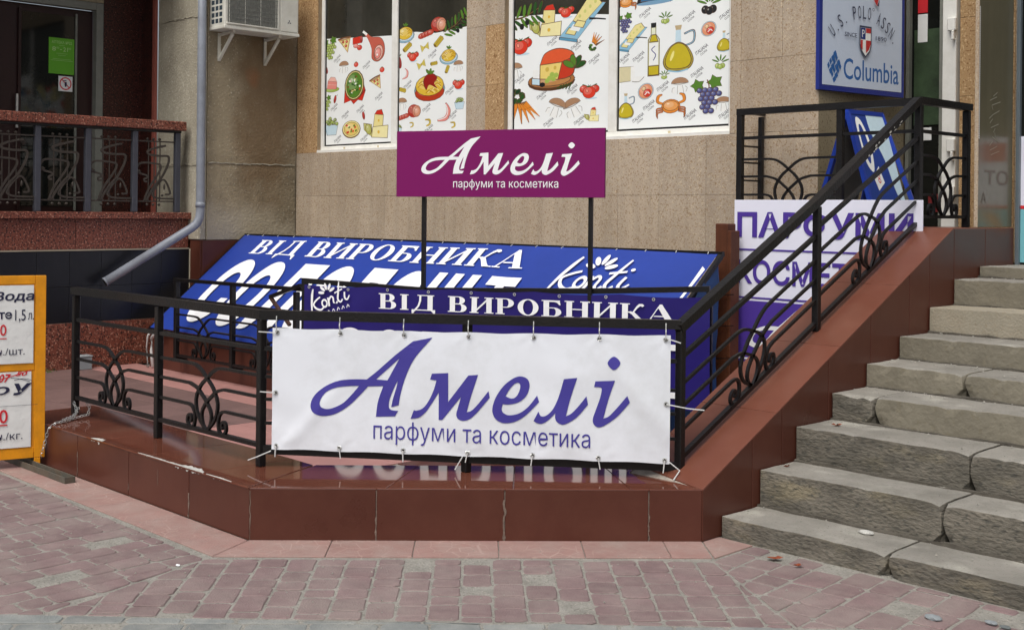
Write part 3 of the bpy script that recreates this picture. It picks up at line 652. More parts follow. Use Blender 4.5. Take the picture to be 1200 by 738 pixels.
# ================================================================== STONE STEPS
def rough_block(name, lo, hi, m, parent, seg=0.04, r=0.0035, amp=0.004, chips=(), front=None):
    lo = Vector(lo); hi = Vector(hi); d = hi - lo
    def cs(a, b, s):
        n = max(1, int((b - a - 2 * r) / s)); return [a] + [a + r * .35] + [a + r + (b - a - 2 * r) * i / n for i in range(n + 1)] + [b - r * .35] + [b]
    C3 = [cs(lo[i], hi[i], seg) for i in range(3)]
    ids = {}; V = []; F = []
    def vid(i, j, k):
        t = (i, j, k)
        if t not in ids:
            ids[t] = len(V); p = Vector((C3[0][i], C3[1][j], C3[2][k]))
            q = Vector([min(max(p[a], lo[a] + r), hi[a] - r) for a in range(3)]); e = p - q
            if e.length > 1e-6: p = q + e.normalized() * min(e.length, r)
            nz = noise.noise_vector(p * 3.0) * amp * 1.2 + noise.noise_vector(p * 34.0) * amp * .5
            p = p + Vector((nz.x * .4, nz.y, nz.z * .8))
            for (c, rad, push) in chips:
                dd = (p - Vector(c)).length
                if dd < rad: p = p + Vector(push) * (1 - dd / rad)
            V.append(p)
        return ids[t]
    FM = []
    nx, ny, nz_ = len(C3[0]) - 1, len(C3[1]) - 1, len(C3[2]) - 1
    for i in range(nx):
        for j in range(ny):
            F.append((vid(i, j, nz_), vid(i + 1, j, nz_), vid(i + 1, j + 1, nz_), vid(i, j + 1, nz_)))
    for i in range(nx):
        for k in range(nz_):
            F.append((vid(i, 0, k), vid(i + 1, 0, k), vid(i + 1, 0, k + 1), vid(i, 0, k + 1)))
    for j in range(ny):
        for k in range(nz_):
            F.append((vid(0, j + 1, k), vid(0, j, k), vid(0, j, k + 1), vid(0, j + 1, k + 1)))
            F.append((vid(nx, j, k), vid(nx, j + 1, k), vid(nx, j + 1, k + 1), vid(nx, j, k + 1)))
    nf = len(F); n_top = nx * ny; n_fr = nx * nz_
    fm = [0] * n_top + [1] * n_fr + [1] * (nf - n_top - n_fr)
    return from_world(name, V, F, [m, front or m], parent, fm, smooth=False)
m_seam = mat('pale_brown_seam', S(84, 80, 72), .95, .3, 14, .6, 60)
st = thing('stone_steps', 'flight of worn grey stone steps rising to the shop landing', 'steps', (-2.4, 4.96, 0))
XE = 0.9
SZ = [.10, .283, .466, .615, .742, .877, 1.028, 1.192, 1.262]
SY = [4.96, 5.29, 5.62, 5.98, 6.342, 6.72, 7.083, 7.413, 7.757, 8.3]
SX = [[-2.72, -1.2], [-2.625, -1.1], [-2.65, -1.5], [-3.36, -1.9], [-3.03, -1.6], [-2.3], [-2.1], [-2.5], [-2.0]]
for i in range(9):
    z0 = SZ[i - 1] - .004 if i else -.01
    xx = [XR1 + .004] + SX[i] + [XE]
    for k, (a, b) in enumerate(zip(xx, xx[1:])):
        q = random.uniform(.4, .8)
        ch = [((a if k else a - 1, SY[i], SZ[i]), .06, (.018 * q, .01, -.018 * q)), ((b, SY[i], SZ[i]), .07, (-.02 * q, .012, -.02)), ((b, SY[i], z0), .07 * q, (-.03 * q, .02, .015))]
        for _c in range(5 if i < 5 else 3): cx_ = random.uniform(a + .1, b - .1); ch.append(((cx_, SY[i], SZ[i]), random.uniform(.02, .05), (0, random.uniform(.006, .014), -random.uniform(.005, .013))))
        if k: ch.append(((a, SY[i], z0), .08, (.04 * q, .02, .015)))
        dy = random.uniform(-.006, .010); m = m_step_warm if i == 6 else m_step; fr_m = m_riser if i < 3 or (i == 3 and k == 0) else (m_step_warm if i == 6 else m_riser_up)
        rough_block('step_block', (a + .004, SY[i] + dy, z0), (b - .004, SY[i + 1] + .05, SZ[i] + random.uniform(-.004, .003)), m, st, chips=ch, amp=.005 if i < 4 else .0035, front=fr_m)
    # mortar seam at the foot of every riser
    if i:
        bm = bmesh.new()
        pts = [Vector((XR1 + .01 + (XE - XR1 - .02) * t / 60, SY[i] - .004 + noise.noise(Vector((t * .5, i, 0))) * .012, SZ[i - 1] + .002)) for t in range(61)]
        sweep(bm, pts, .026, .018 if i in (1, 2, 3) else .012, side=(0, 1, 0))
        for v in bm.verts: e = noise.noise_vector(v.co * 16); v.co += Vector((e.x * .006, e.y * .008, e.z * .016 if v.co.z > SZ[i - 1] + .004 else 0))
        from_bm('mortar_seam', bm, m_seam, st)
lnd = structure(box('landing', (XR1 + .01, 8.29, 1.0), (XE, 9.6, 1.255), m_step, None, .005))

# ================================================================== IRON RAILINGS
OH = 0.67
def bars_of(W, H, hw=.112):
    k = H / OH; w = W / 2
    L3 = smooth_loop([(-w, .37 * k, 1), (-.22, .37 * k, 1), (-.125, .366 * k), (-.06, .342 * k), (.0, .30 * k), (.065, .25 * k), (hw, .17 * k), (.088, .08 * k), (.0, .0, 1)], False, 3)
    L4 = smooth_loop([(-w, .255 * k, 1), (-.18, .255 * k, 1), (-.10, .235 * k), (-.04, .195 * k), (.0, .165 * k), (.04, .12 * k), (.05, .08 * k), (.035, .035 * k), (.0, .0, 1)], False, 3)
    L5 = smooth_loop([(-w, .134 * k, 1), (-.19, .134 * k, 1), (-.15, .124 * k), (-.125, .09 * k), (-.122, .045 * k), (-.14, .008 * k), (-.175, .004 * k), (-.200, .032 * k), (-.194, .066 * k), (-.168, .074 * k), (-.155, .05 * k), (-.168, .036 * k)], False, 3)
    out = []
    for L in (L3, L4, L5): out += [L, [(-x, h) for x, h in L]]
    return out
def rail_panel(parent, A, B, side, m=m_iron, t=.016, top=True, orn=True, low=.0):
    """A, B = (x, y, z of bottom rail, z of handrail underside)"""
    A = Vector(A); B = Vector(B)
    def pt(s, h):
        base = A.lerp(B, s); H = base.w - base.z
        return Vector((base.x, base.y, base.z + h))
    W = (Vector((B.x, B.y)) - Vector((A.x, A.y))).length; H = ((A.w - A.z) + (B.w - B.z)) / 2
    bar('bottom_rail', [pt(0, 0), pt(1, 0)], .028, low or .022, m, parent, side)
    bar('upper_rail', [pt(0, H * .765), pt(1, H * .765)], .024, .022, m, parent, side)
    if orn:
        for L in bars_of(W, H):
            bar('scroll_bar', [pt(max(0, min(1, .5 + x / W)), h) for x, h in L], t, t, m, parent, side)
def post(parent, x, y, z0, z1, w=.041, m=m_iron, name='post', h=None):
    return box(name, (x - w / 2, y - w / 2, z0), (x + w / 2, y + w / 2, z1), m, parent, .004)
rl = thing('iron_railing', 'black iron railing with scrollwork along the plinth, up the sloping curb and round the landing', 'railing', (-5.5, 3.5, ZP))
q0, q1, q2 = (-7.64, 3.5), (-6.545, 3.5), (-5.48, 3.515)
qm = (-4.67, 4.225); q3 = (-3.85, 4.94); q4 = (-3.85, 6.2); q5 = (-3.85, 7.40); q6 = (-3.85, 8.07); q7 = (-5.24, 7.40); q8 = (-5.24, 7.69); q75 = (-4.42, 7.40)
ZT = 1.02
for q in (q0, q1, q2, qm): post(rl, q[0], q[1], ZP, ZT)
post(rl, q3[0], q3[1], rz(4.94) - .005, 1.0); post(rl, q4[0], q4[1], rz(6.2) - .005, 1.64)
for q in (q5, q6): post(rl, q[0], q[1], 1.513, 2.31, .044)
for q in (q7, q75): post(rl, q[0], q[1], 1.513, 2.31, .045)
post(rl, q8[0], q8[1] - .03, 1.7, 2.31, .035)
def hand(pts, w=.052, h=.046, nm='handrail'):
    bm = bmesh.new(); sweep(bm, pts, w, h); bmesh.ops.recalc_face_normals(bm, faces=list(bm.faces)); return from_bm(nm, bm, m_iron, rl)
zh = ZT + .022
hand([(q0[0] - .03, q0[1], zh + .01), (q1[0], q1[1], zh + .01), (q2[0], q2[1], zh + .002), (q3[0], q3[1], zh - .012)])
hand([(q3[0], q3[1] - .02, zh - .03), (q4[0], q4[1], 1.672), (q5[0], q5[1] - .02, 2.335)])
hand([(q5[0], q5[1] - .01, 2.336), (q6[0], q6[1] + .04, 2.336)])
hand([(q5[0] - .03, q5[1], 2.33), (q7[0] - .02, q7[1], 2.33)])
hand([(q7[0], q7[1] + .03, 2.33), (q8[0], q8[1], 2.33)], .04, .02)
sY = (0, 1, 0); sX = (1, 0, 0); sD = tuple((dn.x, dn.y, 0))
zb = .365
rail_panel(rl, (*q0, zb, ZT), (*q1, zb, ZT), sY); rail_panel(rl, (*q1, zb, ZT), (*q2, zb, ZT), sY)
rail_panel(rl, (*q2, .345, ZT), (*qm, .325, ZT), sD, low=.045); rail_panel(rl, (*qm, .325, ZT), (*q3, .312, ZT - .01), sD, low=.045)
rail_panel(rl, (*q3, rz(4.94) + .045, 1.0), (*q4, rz(6.2) + .045, 1.65), sX)
rail_panel(rl, (*q4, rz(6.2) + .045, 1.65), (*q5, rz(7.4) + .045, 2.31), sX)
rail_panel(rl, (*q5, 1.585, 2.31), (*q6, 1.585, 2.31), sX)
rail_panel(rl, (*q5, 1.585, 2.31), (*q75, 1.585, 2.31), sY, orn=False)
rail_panel(rl, (*q75, 1.585, 2.31), (*q7, 1.585, 2.31), sY)
for h in (.25, .38, .5): bar('rail_bar', [(q7[0], q7[1], 1.585 + h), (q8[0], q8[1], 1.585 + h)], .013, .013, m_iron, rl)
# stickers left on the sloping handrail
P = Print((q4[0] + .028, 6.72, 0), (0, 1, 0), (0, 0, 1), .0005)
random.seed(5)
for k in range(12):
    y = random.uniform(0, .42); z = 1.672 + (6.72 - 6.2 + y) * .5525 + random.uniform(-.015, .012)
    P.add(ell(y, z, random.uniform(.006, .02), random.uniform(.003, .007), .5, 6), m_cement)
P.build('paper_scrap', rl)

# railing of the stair well behind
r2 = thing('iron_railing', 'short black iron railing standing in front of the blue canopy behind the plinth', 'railing', (-9.6, 5.85, 0.13))
for x in (-10.6, -9.6, -8.6): post(r2, x, 5.85, .135, .9, .045)
bm = bmesh.new(); sweep(bm, [(-10.63, 5.85, .905), (-8.45, 5.85, .925)], .05, .03); from_bm('handrail', bm, m_iron, r2)
for a, b in ((-10.6, -9.6), (-9.6, -8.6)): rail_panel(r2, (a, 5.85, .19, .89), (b, 5.85, .19, .9), sY)
bar('brace', [(-8.95, 5.82, .84), (-8.5, 5.82, .96)], .03, .03, m_iron, r2, sY)
bar('brace', [(-8.95, 5.82, .84), (-8.65, 5.82, .62)], .025, .025, mat('rusty_iron', S(70, 48, 40), .8, .3, 20, .3), r2, sY)
for x in (-10.6, -9.6, -8.6): box('wall_bracket', (x - .02, 5.86, .14), (x + .02, 5.955, .17), m_iron, r2, .002)

# ================================================================== PARAPET, CANOPY, BANNERS
par = thing('tiled_parapet', 'low brown tiled parapet carrying the lower edge of the blue canopy', 'wall', (-8.2, 5.97, 0))
box('parapet_core', (-11.35, 5.98, -.01), (-5.1, 6.16, .33), m_grout, par, .003)
xx = [-11.35 + .625 * i for i in range(11)]
for a, b in zip(xx, xx[1:]):
    face = [(a + .002, 5.97, 0.0), (b - .002, 5.97, 0.0), (b - .002, 5.97, .335), (a + .002, 5.97, .335), (a + .002, 5.98, 0.0), (b - .002, 5.98, 0.0), (b - .002, 5.98, .335), (a + .002, 5.98, .335)]
    from_world('tile', face, [(0, 1, 2, 3), (4, 7, 6, 5), (3, 2, 6, 7), (0, 4, 5, 1), (1, 5, 6, 2), (0, 3, 7, 4)], m_tile, par)
    top_tile([(a, 5.97), (b, 5.97), (b, 6.17), (a, 6.17)], lambda p: .34, m_tile_top, 'top_tile', par)

def sheet(name, O, U, V, w, h, nx, ny, m, parent, disp, th=0.0):
    O = Vector(O); U = Vector(U).normalized(); V = Vector(V).normalized(); Nn = U.cross(V)
    v = []; f = []
    for j in range(ny + 1):
        for i in range(nx + 1):
            x, y = w * i / nx, h * j / ny
            dx, dy, dz = edge_pull(x, y, w, h)
            v.append(O + U * (x + dx) + V * (y + dy) + Nn * disp(x, y))
    for j in range(ny):
        for i in range(nx):
            a = j * (nx + 1) + i; f.append((a, a + 1, a + nx + 2, a + nx + 1))
    return from_world(name, v, f, m, parent, smooth=True)
def edge_pull(x, y, w, h): return (0, 0, 0)

cO = Vector((-11.30, 5.955, .385)); cU = Vector((1, 0, 0)); cV = Vector((0, 1.08, .915)).normalized(); cN = cU.cross(cV)
CW, CH = 6.14, 1.415
def cdisp(x, y): return .010 * noise.noise(Vector((x * 1.1, y * 2.2, 3))) + .004 * noise.noise(Vector((x * 4 + y * 3, y * 2, 9)))
can = thing('sloping_canopy', 'blue cloth stretched over a sloping black frame against the shop wall', 'canopy', (-8.2, 5.97, .34))
def cpt(x, y, h=0): return cO + cU * x + cV * y + cN * h
for nm, a, b in (('frame_bar', (-.03, -.015), (CW + .03, -.015)), ('frame_bar', (-.03, CH + .02), (CW + .03, CH + .02)), ('frame_bar', (-.02, 0), (-.02, CH)), ('frame_bar', (CW + .02, 0), (CW + .02, CH)),
                 ('frame_bar', (2.0, .02), (2.0, CH)), ('frame_bar', (4.1, .02), (4.1, CH))):
    bar(nm, [cpt(a[0], a[1], -.02 if a[0] in (2.0, 4.1) else -.008), cpt(b[0], b[1], -.02 if a[0] in (2.0, 4.1) else -.008)], .03, .035, m_iron, can, side=tuple(cU) if a[0] == b[0] else None)
m_hem = m_white_ink
cb = thing('advertising_banner', 'wide blue banner lettered in white laced flat onto the sloping canopy', 'banner', tuple(cO))
sheet('cloth', cO, cU, cV, CW, CH, 90, 22, m_banner_b, cb, lambda x, y: cdisp(x, y) + .014)
P = Print(cO, cU, cV, .016, .0002, cdisp, .12)
put_serif(P, 'ВІД ВИРОБНИКА', .41, 1.135, 4.40, .215, m_white_ink)
for ch_, a, b in (('С', .36, .86), ('О', .90, 1.40), ('Л', 1.44, 1.96), ('О', 2.02, 2.50), ('Д', 2.52, 3.02), ('О', 3.04, 3.46), ('Щ', 3.52, 4.08), ('І', 4.16, 4.50)):
    put_text(P, ch_, a, .13 if ch_ not in 'ДЩ' else .02, b, 1.03, m_white_ink, off=.045 if ch_ != 'І' else .0)
def konti(P, x, y, k, m, rot=0.0, tagline=False):
    c, s_ = math.cos(rot), math.sin(rot)
    R = lambda lp: [(x + (a * c - b * s_) * k, y + (a * s_ + b * c) * k) for a, b in lp]
    st_ = lambda pts, w: P.add(R(ribbon(pts, w)), m)
    st_([(.04, .0), (.10, .28), (.20, .60), (.30, .80)], [.05, .08, .09, .05])
    st_([(.50, .46), (.34, .40), (.18, .28), (.24, .12), (.42, .02), (.56, .08)], [.05, .06, .06, .07, .07, .05])
    P.add([R(ell(.62, .20, .13, .16, 0, 16)), R(ell(.62, .20, .07, .09, 0, 16))[::-1]], m)
    st_([(.80, .36), (.80, .20), (.78, .05)], .07)
    st_([(.80, .22), (.92, .36), (1.00, .30), (.99, .14), (1.06, .06), (1.14, .14)], .06)
    st_([(1.38, .78), (1.26, .45), (1.18, .20), (1.26, .08), (1.36, .16)], [.04, .07, .07, .06, .05])
    st_([(1.10, .44), (1.26, .47), (1.44, .50)], .05)
    st_([(1.50, .38), (1.46, .18), (1.54, .10), (1.66, .22)], [.06, .07, .06, .04]); P.add(R(ell(1.53, .55, .045, .035)), m)
    for a in (-.55, .0, .55, 1.1, -1.1):
        ca, sa = math.cos(PI / 2 + a * 1.15), math.sin(PI / 2 + a * 1.15); bx, by = .82, .52
        P.add(R(ell(bx + ca * .235, by + sa * .235, .125, .052, PI / 2 + a * 1.15, 14)), m)
    if tagline:
        for i in range(7): P.add(R(ribbon([(.25 + i * .2, -.18), (.32 + i * .2, -.08), (.36 + i * .2, -.17)], .025)), m)
konti(P, 4.83, .93, .46, m_white_ink)
P.build('lettering', cb)
P = Print(cO, cU, cV, .017, .0002, cdisp, .12)
P.add(smooth_loop([(CW - .06, .62, 1), (CW - .03, .9), (CW - .012, 1.25, 1), (CW - .05, 1.28, 1), (CW - .05, .95), (CW - .08, .66, 1)]), m_white_ink)
P.build('white_strip', cb)
random.seed(2)
for k in range(22):
    x = .06 + k * .286; bm = bmesh.new(); sweep(bm, [cpt(x, CH - .012, .018), cpt(x + random.uniform(-.01, .01), CH + .012, .015)], .004, .004); from_bm('tie', bm, m_cable, cb)
# cloth hanging down the right end of the canopy and the timber post
side = thing('side_cloth', 'crumpled dark blue cloth hanging at the right end of the sloping canopy', 'cloth', (-5.14, 6.5, .5))
def sd(x, y): return .03 * noise.noise(Vector((x * 3.1, y * 2.5, 1))) + .012 * noise.noise(Vector((x * 9, y * 6, 4)))
vv = []; ff = []; NX, NY = 24, 16
for j in range(NY + 1):
    for i in range(NX + 1):
        yy = 5.98 + 1.02 * i / NX; zt = .385 + (yy - 5.955) * .847 - .01; zz = .10 + (zt - .10) * j / NY
        vv.append((-5.125 + sd(yy, zz), yy, zz))
for j in range(NY):
    for i in range(NX): a = j * (NX + 1) + i; ff.append((a, a + 1, a + NX + 2, a + NX + 1))
from_world('cloth', vv, ff, mat('faded_blue_cloth', S(34, 62, 108), .6, .25, 5, .3, 20), side, smooth=True)
from_world('pale_scrap', [(-5.07, 6.62, .86), (-5.06, 6.74, .83), (-5.06, 6.70, .93), (-5.07, 6.66, .95)], [(0, 1, 2, 3)], mat('pale_blue_cloth', S(120, 160, 186), .6), side)
wp = thing('timber_post', 'upright brown stained timber post between the blue canopy and the white sign', 'post', (-5.2, 7.25, 0))
box('timber', (-5.31, 7.2, 0), (-5.2, 7.3, 1.52), m_wood, wp, .006); box('timber', (-5.198, 7.19, 0), (-5.165, 7.3, 1.47), m_wood, wp, .005)
for z in (.55, .78, 1.0): bar('cable', [(-5.32, 7.17, z), (-5.12, 7.17, z + .02)], .006, .006, m_iron, wp)

# frame with the purple banner and the magenta sign above it
fO = Vector((-6.4, 5.4, 0)); fU = Vector((1, .427, 0)).normalized(); fN = Vector((fU.y, -fU.x, 0))
def fp(s, z, n=0): return fO + fU * s + fN * n + Vector((0, 0, z))
sA, sR, sC = -.957, 1.196, 1.97
fr = thing('banner_frame', 'free standing black steel frame holding up the magenta board and the navy banner', 'frame', tuple(fp(.5, 0)))
bar('top_bar', [fp(sA - .02, 1.085), fp(0, 1.05), fp(sR, 1.085), fp(sC, 1.125)], .035, .035, m_iron, fr)
bar('lower_bar', [fp(sA, .42), fp(sC, .42)], .03, .03, m_iron, fr)
for s_ in (sA, sC): bar('leg', [fp(s_, 0), fp(s_, 1.07 if s_ < 0 else 1.11)], .035, .035, m_iron, fr, side=tuple(fU))
for s_ in (.0, sR): bar('pole', [fp(s_, 0, .03), fp(s_, 1.72, .03)], .026, .026, m_iron, fr, side=tuple(fU))
for s_ in (.0, sR): bar('pole', [fp(s_, 1.0, .03), fp(s_, 2.1, .03)], .022, .022, m_iron, fr, side=tuple(fU))
pb = thing('advertising_banner', 'navy banner with white serif lettering hanging behind the white banner and railing', 'banner', tuple(fp(.5, .38)))
BW, BH = 2.92, .69; pO = fp(sA + .02, .37, .045)
def pdisp(x, y): return .012 * noise.noise(Vector((x * 1.6, y * 2.0, 7))) + .006 * noise.noise(Vector((x * 5 - y * 4, y * 3, 2)))
def ptop(x): return BH + (-.03 if x < 0 else 0) + .018 * (x / BW) - .012 * abs(math.sin(x / BW * PI * 5))
vv = []; ff = []; NX, NY = 90, 18
for j in range(NY + 1):
    for i in range(NX + 1):
        x = BW * i / NX; y = ptop(x) * j / NY; vv.append(pO + fU * x + Vector((0, 0, y)) + fN * pdisp(x, y))
for j in range(NY):
    for i in range(NX): a = j * (NX + 1) + i; ff.append((a, a + 1, a + NX + 2, a + NX + 1))
from_world('cloth', vv, ff, m_banner_p, pb, smooth=True)
P = Print(pO, fU, (0, 0, 1), .003, .0002, pdisp, .1)
put_serif(P, 'ВІД ВИРОБНИКА', .60, .545, 2.70, .105, m_white_ink)
for i, ch_ in enumerate('СОЛОДОЩІ'): put_text(P, ch_, .25 + i * .318, .07 if ch_ not in 'ДЩ' else .03, .25 + i * .318 + .26, .405, m_white_ink, off=.04 if ch_ != 'І' else 0)
konti(P, .07, .49, .20, m_white_ink, .30, True)
P.build('lettering', pb)
for k in range(10):
    x = .04 + k * .315; yt = ptop(x) - .014
    P = Print(pO, fU, (0, 0, 1), .004, .0006, pdisp); P.add([ell(x, yt, .011, .011, 0, 12), ell(x, yt, .005, .005, 0, 12)[::-1]], m_chain); P.build('eyelet', pb)

mg = thing('shop_sign', 'magenta board with white script lettering on two thin black poles', 'sign', tuple(fp(.6, 1.7, .06)))
mw, mh = 1.494, .445; mO = fp(-.192, 1.685, .075); mU = fU
from_o = Vector(mO)
bm = bmesh.new(); bmesh.ops.create_cube(bm, size=1)
for v in bm.verts: v.co = from_o + fU * ((v.co.x + .5) * mw) + Vector((0, 0, (v.co.z + .5) * mh)) + fN * ((v.co.y - .5) * .022)
bmesh.ops.recalc_face_normals(bm, faces=list(bm.faces)); bmesh.ops.bevel(bm, geom=list(bm.edges), offset=.002, segments=1, affect='EDGES')
from_bm('board', bm, m_magenta, mg)
def ameli(P, x0, y0, kx, ky, m, only=None):
    """script lettering traced as outlines; origin of the outlines at (.205, .164), size 1.64 x .437"""
    by = {}
    for nme, lp in AMELI: by.setdefault(nme, []).append(lp)
    for nme, lps in by.items():
        if only and nme not in only: continue
        L = [smooth_loop([(x0 + (p[0] - .205) * kx, y0 + (p[1] - .164) * ky) + ((p[2],) if p[2] else ()) for p in lp], True, 5) for lp in lps]
        if nme == 'i': P.add([L[0]], m); P.add([L[1]], m)
        else: P.add(L, m)
P = Print(mO, fU, (0, 0, 1), .0005, .00012)
ameli(P, .19, .140, (1.325 - .19) / 1.64, .262 / .437, m_white_ink)
put_text(P, 'парфуми та косметика', .430, .048, 1.18, .118, m_white_ink, off=-.002)
P.build('lettering', mg)

# white banner on the railing
wb = thing('advertising_banner', 'white banner with violet script lettering tied to the front railing', 'banner', (-4.65, 4.2, .34))
wd = Vector((-3.865 + 5.42, 4.875 - 3.546, 0)).normalized(); wn_ = Vector((wd.y, -wd.x, 0))
wO = Vector((-5.42, 3.546, .345)) + wn_ * .012
WW, WH = 2.047, .648
def wtop(x): return .628 + .002 * math.cos(x / WW * PI * 2) + .005 * abs(math.cos((x - .025) / (WW - .05) * PI * 6)) ** 1.5
def wbot(x): return .010 - .018 * (x / WW) - .004 * abs(math.cos((x - .025) / (WW - .05) * PI * 6)) ** 2
def wdisp(x, y):
    d = .006 * noise.noise(Vector((x * 1.5, y * 2.0, 5))) + .0035 * noise.noise(Vector((x * 5 + y * 3, y * 3 - x, 1)))
    for k in range(7):       # little fans of creases running from every tie
        ex = .025 + k * (WW - .05) / 6
        for ey, sg in ((.61, -1), (.03, 1)):
            dx, dy = x - ex, (y - ey) * sg
            if -.02 < dy < .17:
                an = math.atan2(dx, dy + .02); rr_ = math.hypot(dx, dy + .02); d += .0035 * math.cos(an * 7 + k * 2.1) * math.exp(-(rr_ / .075) ** 2) * min(1, rr_ / .03)
    d += .004 * math.sin((x * 1.3 + y * 2.2) * 9 + 2 * noise.noise(Vector((x * 2, y * 2, 3)))) * max(0, noise.noise(Vector((x * 1.7, y * 2.5, 11))) + .1)
    d += .010 * math.exp(-((x - 1.95) + (y - .25) * .9) ** 2 / .004) * max(0, min(1, (x - 1.6) / .3))
    d += .008 * math.exp(-((x - .1) - (y - .05) * .9) ** 2 / .003) * max(0, min(1, (.5 - x) / .3))
    return d
vv = []; ff = []; NX, NY = 110, 36
for j in range(NY + 1):
    for i in range(NX + 1):
        x = WW * i / NX; y = wbot(x) + (wtop(x) - wbot(x)) * j / NY
        vv.append(wO + wd * x + Vector((0, 0, y)) + wn_ * wdisp(x, y))
for j in range(NY):
    for i in range(NX): a = j * (NX + 1) + i; ff.append((a, a + 1, a + NX + 2, a + NX + 1))
from_world('cloth', vv, ff, m_banner_w, wb, smooth=True)
P = Print(wO, wd, (0, 0, 1), .0022, .00015, wdisp, .05)
ameli(P, .205, .164, 1, 1, m_blue_ink)
put_text(P, 'парфуми та косметика', .535, .050, 1.648, .168, m_blue_ink, off=-.004, warp=lambda x, y: (x, y - (x - .54) * .016))
P.build('lettering', wb)
def tie(pts, parent, w=.005): bar('tie', pts, w, w, m_cable, parent)
def eyelet(x, y):
    P = Print(wO, wd, (0, 0, 1), .003, .0006, wdisp); P.add([ell(x, y, .0125, .0125, 0, 14), ell(x, y, .006, .006, 0, 14)[::-1]], m_chain)
    P.add(ell(x, y, .0065, .0065, 0, 10), m_dark); P.build('eyelet', wb)
def wpt(x, y, n=0): return wO + wd * x + Vector((0, 0, y)) + wn_ * (n + .006)
for k in range(7):
    x = .025 + k * (WW - .05) / 6
    eyelet(x, wtop(x) - .022); eyelet(x, wbot(x) + .02)
    tie([wpt(x, wtop(x) - .022, .006), wpt(x, wtop(x) + .02, .022), wpt(x, wtop(x) + .062, .012)], wb)
    ln = random.uniform(.02, .055); tie([wpt(x, wbot(x) + .02, .006), wpt(x + random.uniform(-.01, .01), wbot(x) - ln, .004)], wb)
eyelet(.02, .30); eyelet(WW - .02, .29)
tie([wpt(.02, .30, .006), wpt(-.06, .305, .01)], wb); tie([wpt(WW - .02, .29, .006), wpt(WW + .09, .272, .01), wpt(WW + .17, .266, .012)], wb)
tie([wpt(.02, .61, .006), wpt(-.07, .615, .01)], wb); tie([wpt(WW - .02, .62, .006), wpt(WW + .05, .60, .02)], wb)
tie([wpt(0, .0, .006), wpt(-.07, -.03, .02), wpt(-.12, -.05, .01)], wb); tie([wpt(WW, 0, .006), wpt(WW + .05, -.04, .01), wpt(WW + .02, -.08, .04)], wb)
tie([wpt(1.0, .0, .006), wpt(.96, -.07, .0)], wb)

# white and violet sign behind the sloping curb
ls = thing('shop_sign', 'tall white and violet sign with block capitals leaning behind the sloping curb', 'sign', (-4.55, 7.36, .55))
lO = Vector((-5.26, 7.36, .53)); LU = (1, 0, 0); LV = (0, 0, 1)
box('board', (-5.26, 7.362, .53), (-3.80, 7.375, 1.692), m_sign_w, ls, .002)
P = Print((-5.26, 7.36, .53), LU, LV, .001, .0003)
P.add([(0.0, 0), (1.46, 0), (1.46, .44), (0, .44)], m_sign_v)
P.add([(0, .456), (1.46, .456), (1.46, .468), (0, .468)], m_sign_v)
P.add([(0, .018), (1.46, .018), (1.46, .032), (0, .032)], m_white_ink); P.add([(0, .80), (1.46, .80), (1.46, .812), (0, .812)], m_sign_v)
put_text(P, 'ПАРФУМИ', .03, .885, 1.40, 1.085, m_sign_v, off=.03)
put_text(P, 'КОСМЕТИКА', .03, .56, 1.40, .735, m_sign_v, off=.022)
ameli(P, .13, .09, .88, .84, m_white_ink)
P.build('lettering', ls)

# ================================================================== SHOP BUILDING
FY = 7.70
b1 = thing('shop_building', 'shop wall clad in grained beige stone panels with two wide windows and an entrance recess', 'building', (-8.0, FY, 0))
TH = .014
def panel(x0, x1, z0, z1, m=m_clad, y=FY, axis='x', sgn=-1, parent=b1, name='cladding_panel', gap=.0009):
    """thin stone panel with small arrises on a wall plane"""
    g = gap; c = .0016; th = TH
    P2 = [(x0 + g, z0 + g), (x1 - g, z0 + g), (x1 - g, z1 - g), (x0 + g, z1 - g)]
    P3 = [(x0 + g + c, z0 + g + c), (x1 - g - c, z0 + g + c), (x1 - g - c, z1 - g - c), (x0 + g + c, z1 - g - c)]
    off = random.uniform(-.0008, .0008)
    def W(p, d):      # d = distance proud of back
        return (p[0], y + off - d * -sgn if False else (y + off) + (th - d) * -sgn, p[1]) if axis == 'x' else ((y + off) + (th - d) * -sgn, p[0], p[1])
    vs = [W(p, 0) for p in P2] + [W(p, th - c) for p in P2] + [W(p, th) for p in P3]
    fs = [(8, 9, 10, 11), (3, 2, 1, 0)]
    for k in range(4):
        q = (k + 1) % 4; fs += [(k, q, 4 + q, 4 + k), (4 + k, 4 + q, 8 + q, 8 + k)]
    if (axis == 'x') == (sgn > 0): fs = [tuple(reversed(f)) for f in fs]
    return from_world(name, vs, fs, m, parent)
ZTOP = 5.2
# core walls (mortar colour shows in the joints)
m_core = mat('wall_core', S(140, 122, 98), .95, .2, 10, .3)
def core(x0, y0, z0, x1, y1, z1, m=m_core, name='wall', parent=b1): return box(name, (x0, y0, z0), (x1, y1, z1), m, parent, 0)
y0 = FY + TH - .001
core(-11.35, y0, 0, -4.795, FY + .35, 2.20)
core(-11.35, y0, 2.20, -10.975, FY + .35, ZTOP); core(-8.565, y0, 2.20, -8.055, FY + .35, ZTOP)
core(-5.555, y0, 2.20, -4.795, FY + .35, ZTOP); core(-10.975, y0, 4.3, -8.565, FY + .35, ZTOP); core(-8.055, y0, 4.3, -5.555, FY + .35, ZTOP)
random.seed(21)
xsj = [-11.35, -11.18, -10.72, -10.2, -9.78, -9.3, -8.85, -8.4, -7.95, -7.55, -7.12, -6.671, -6.237, -5.772, -5.33, -4.781]
for a, b in zip(xsj, xsj[1:]):
    panel(a, b, 1.18, 1.732); panel(a, b, 1.732, 2.2); panel(a, b, .6, 1.18)
zz = [2.2, 2.75, 3.3, 3.85, 4.4]
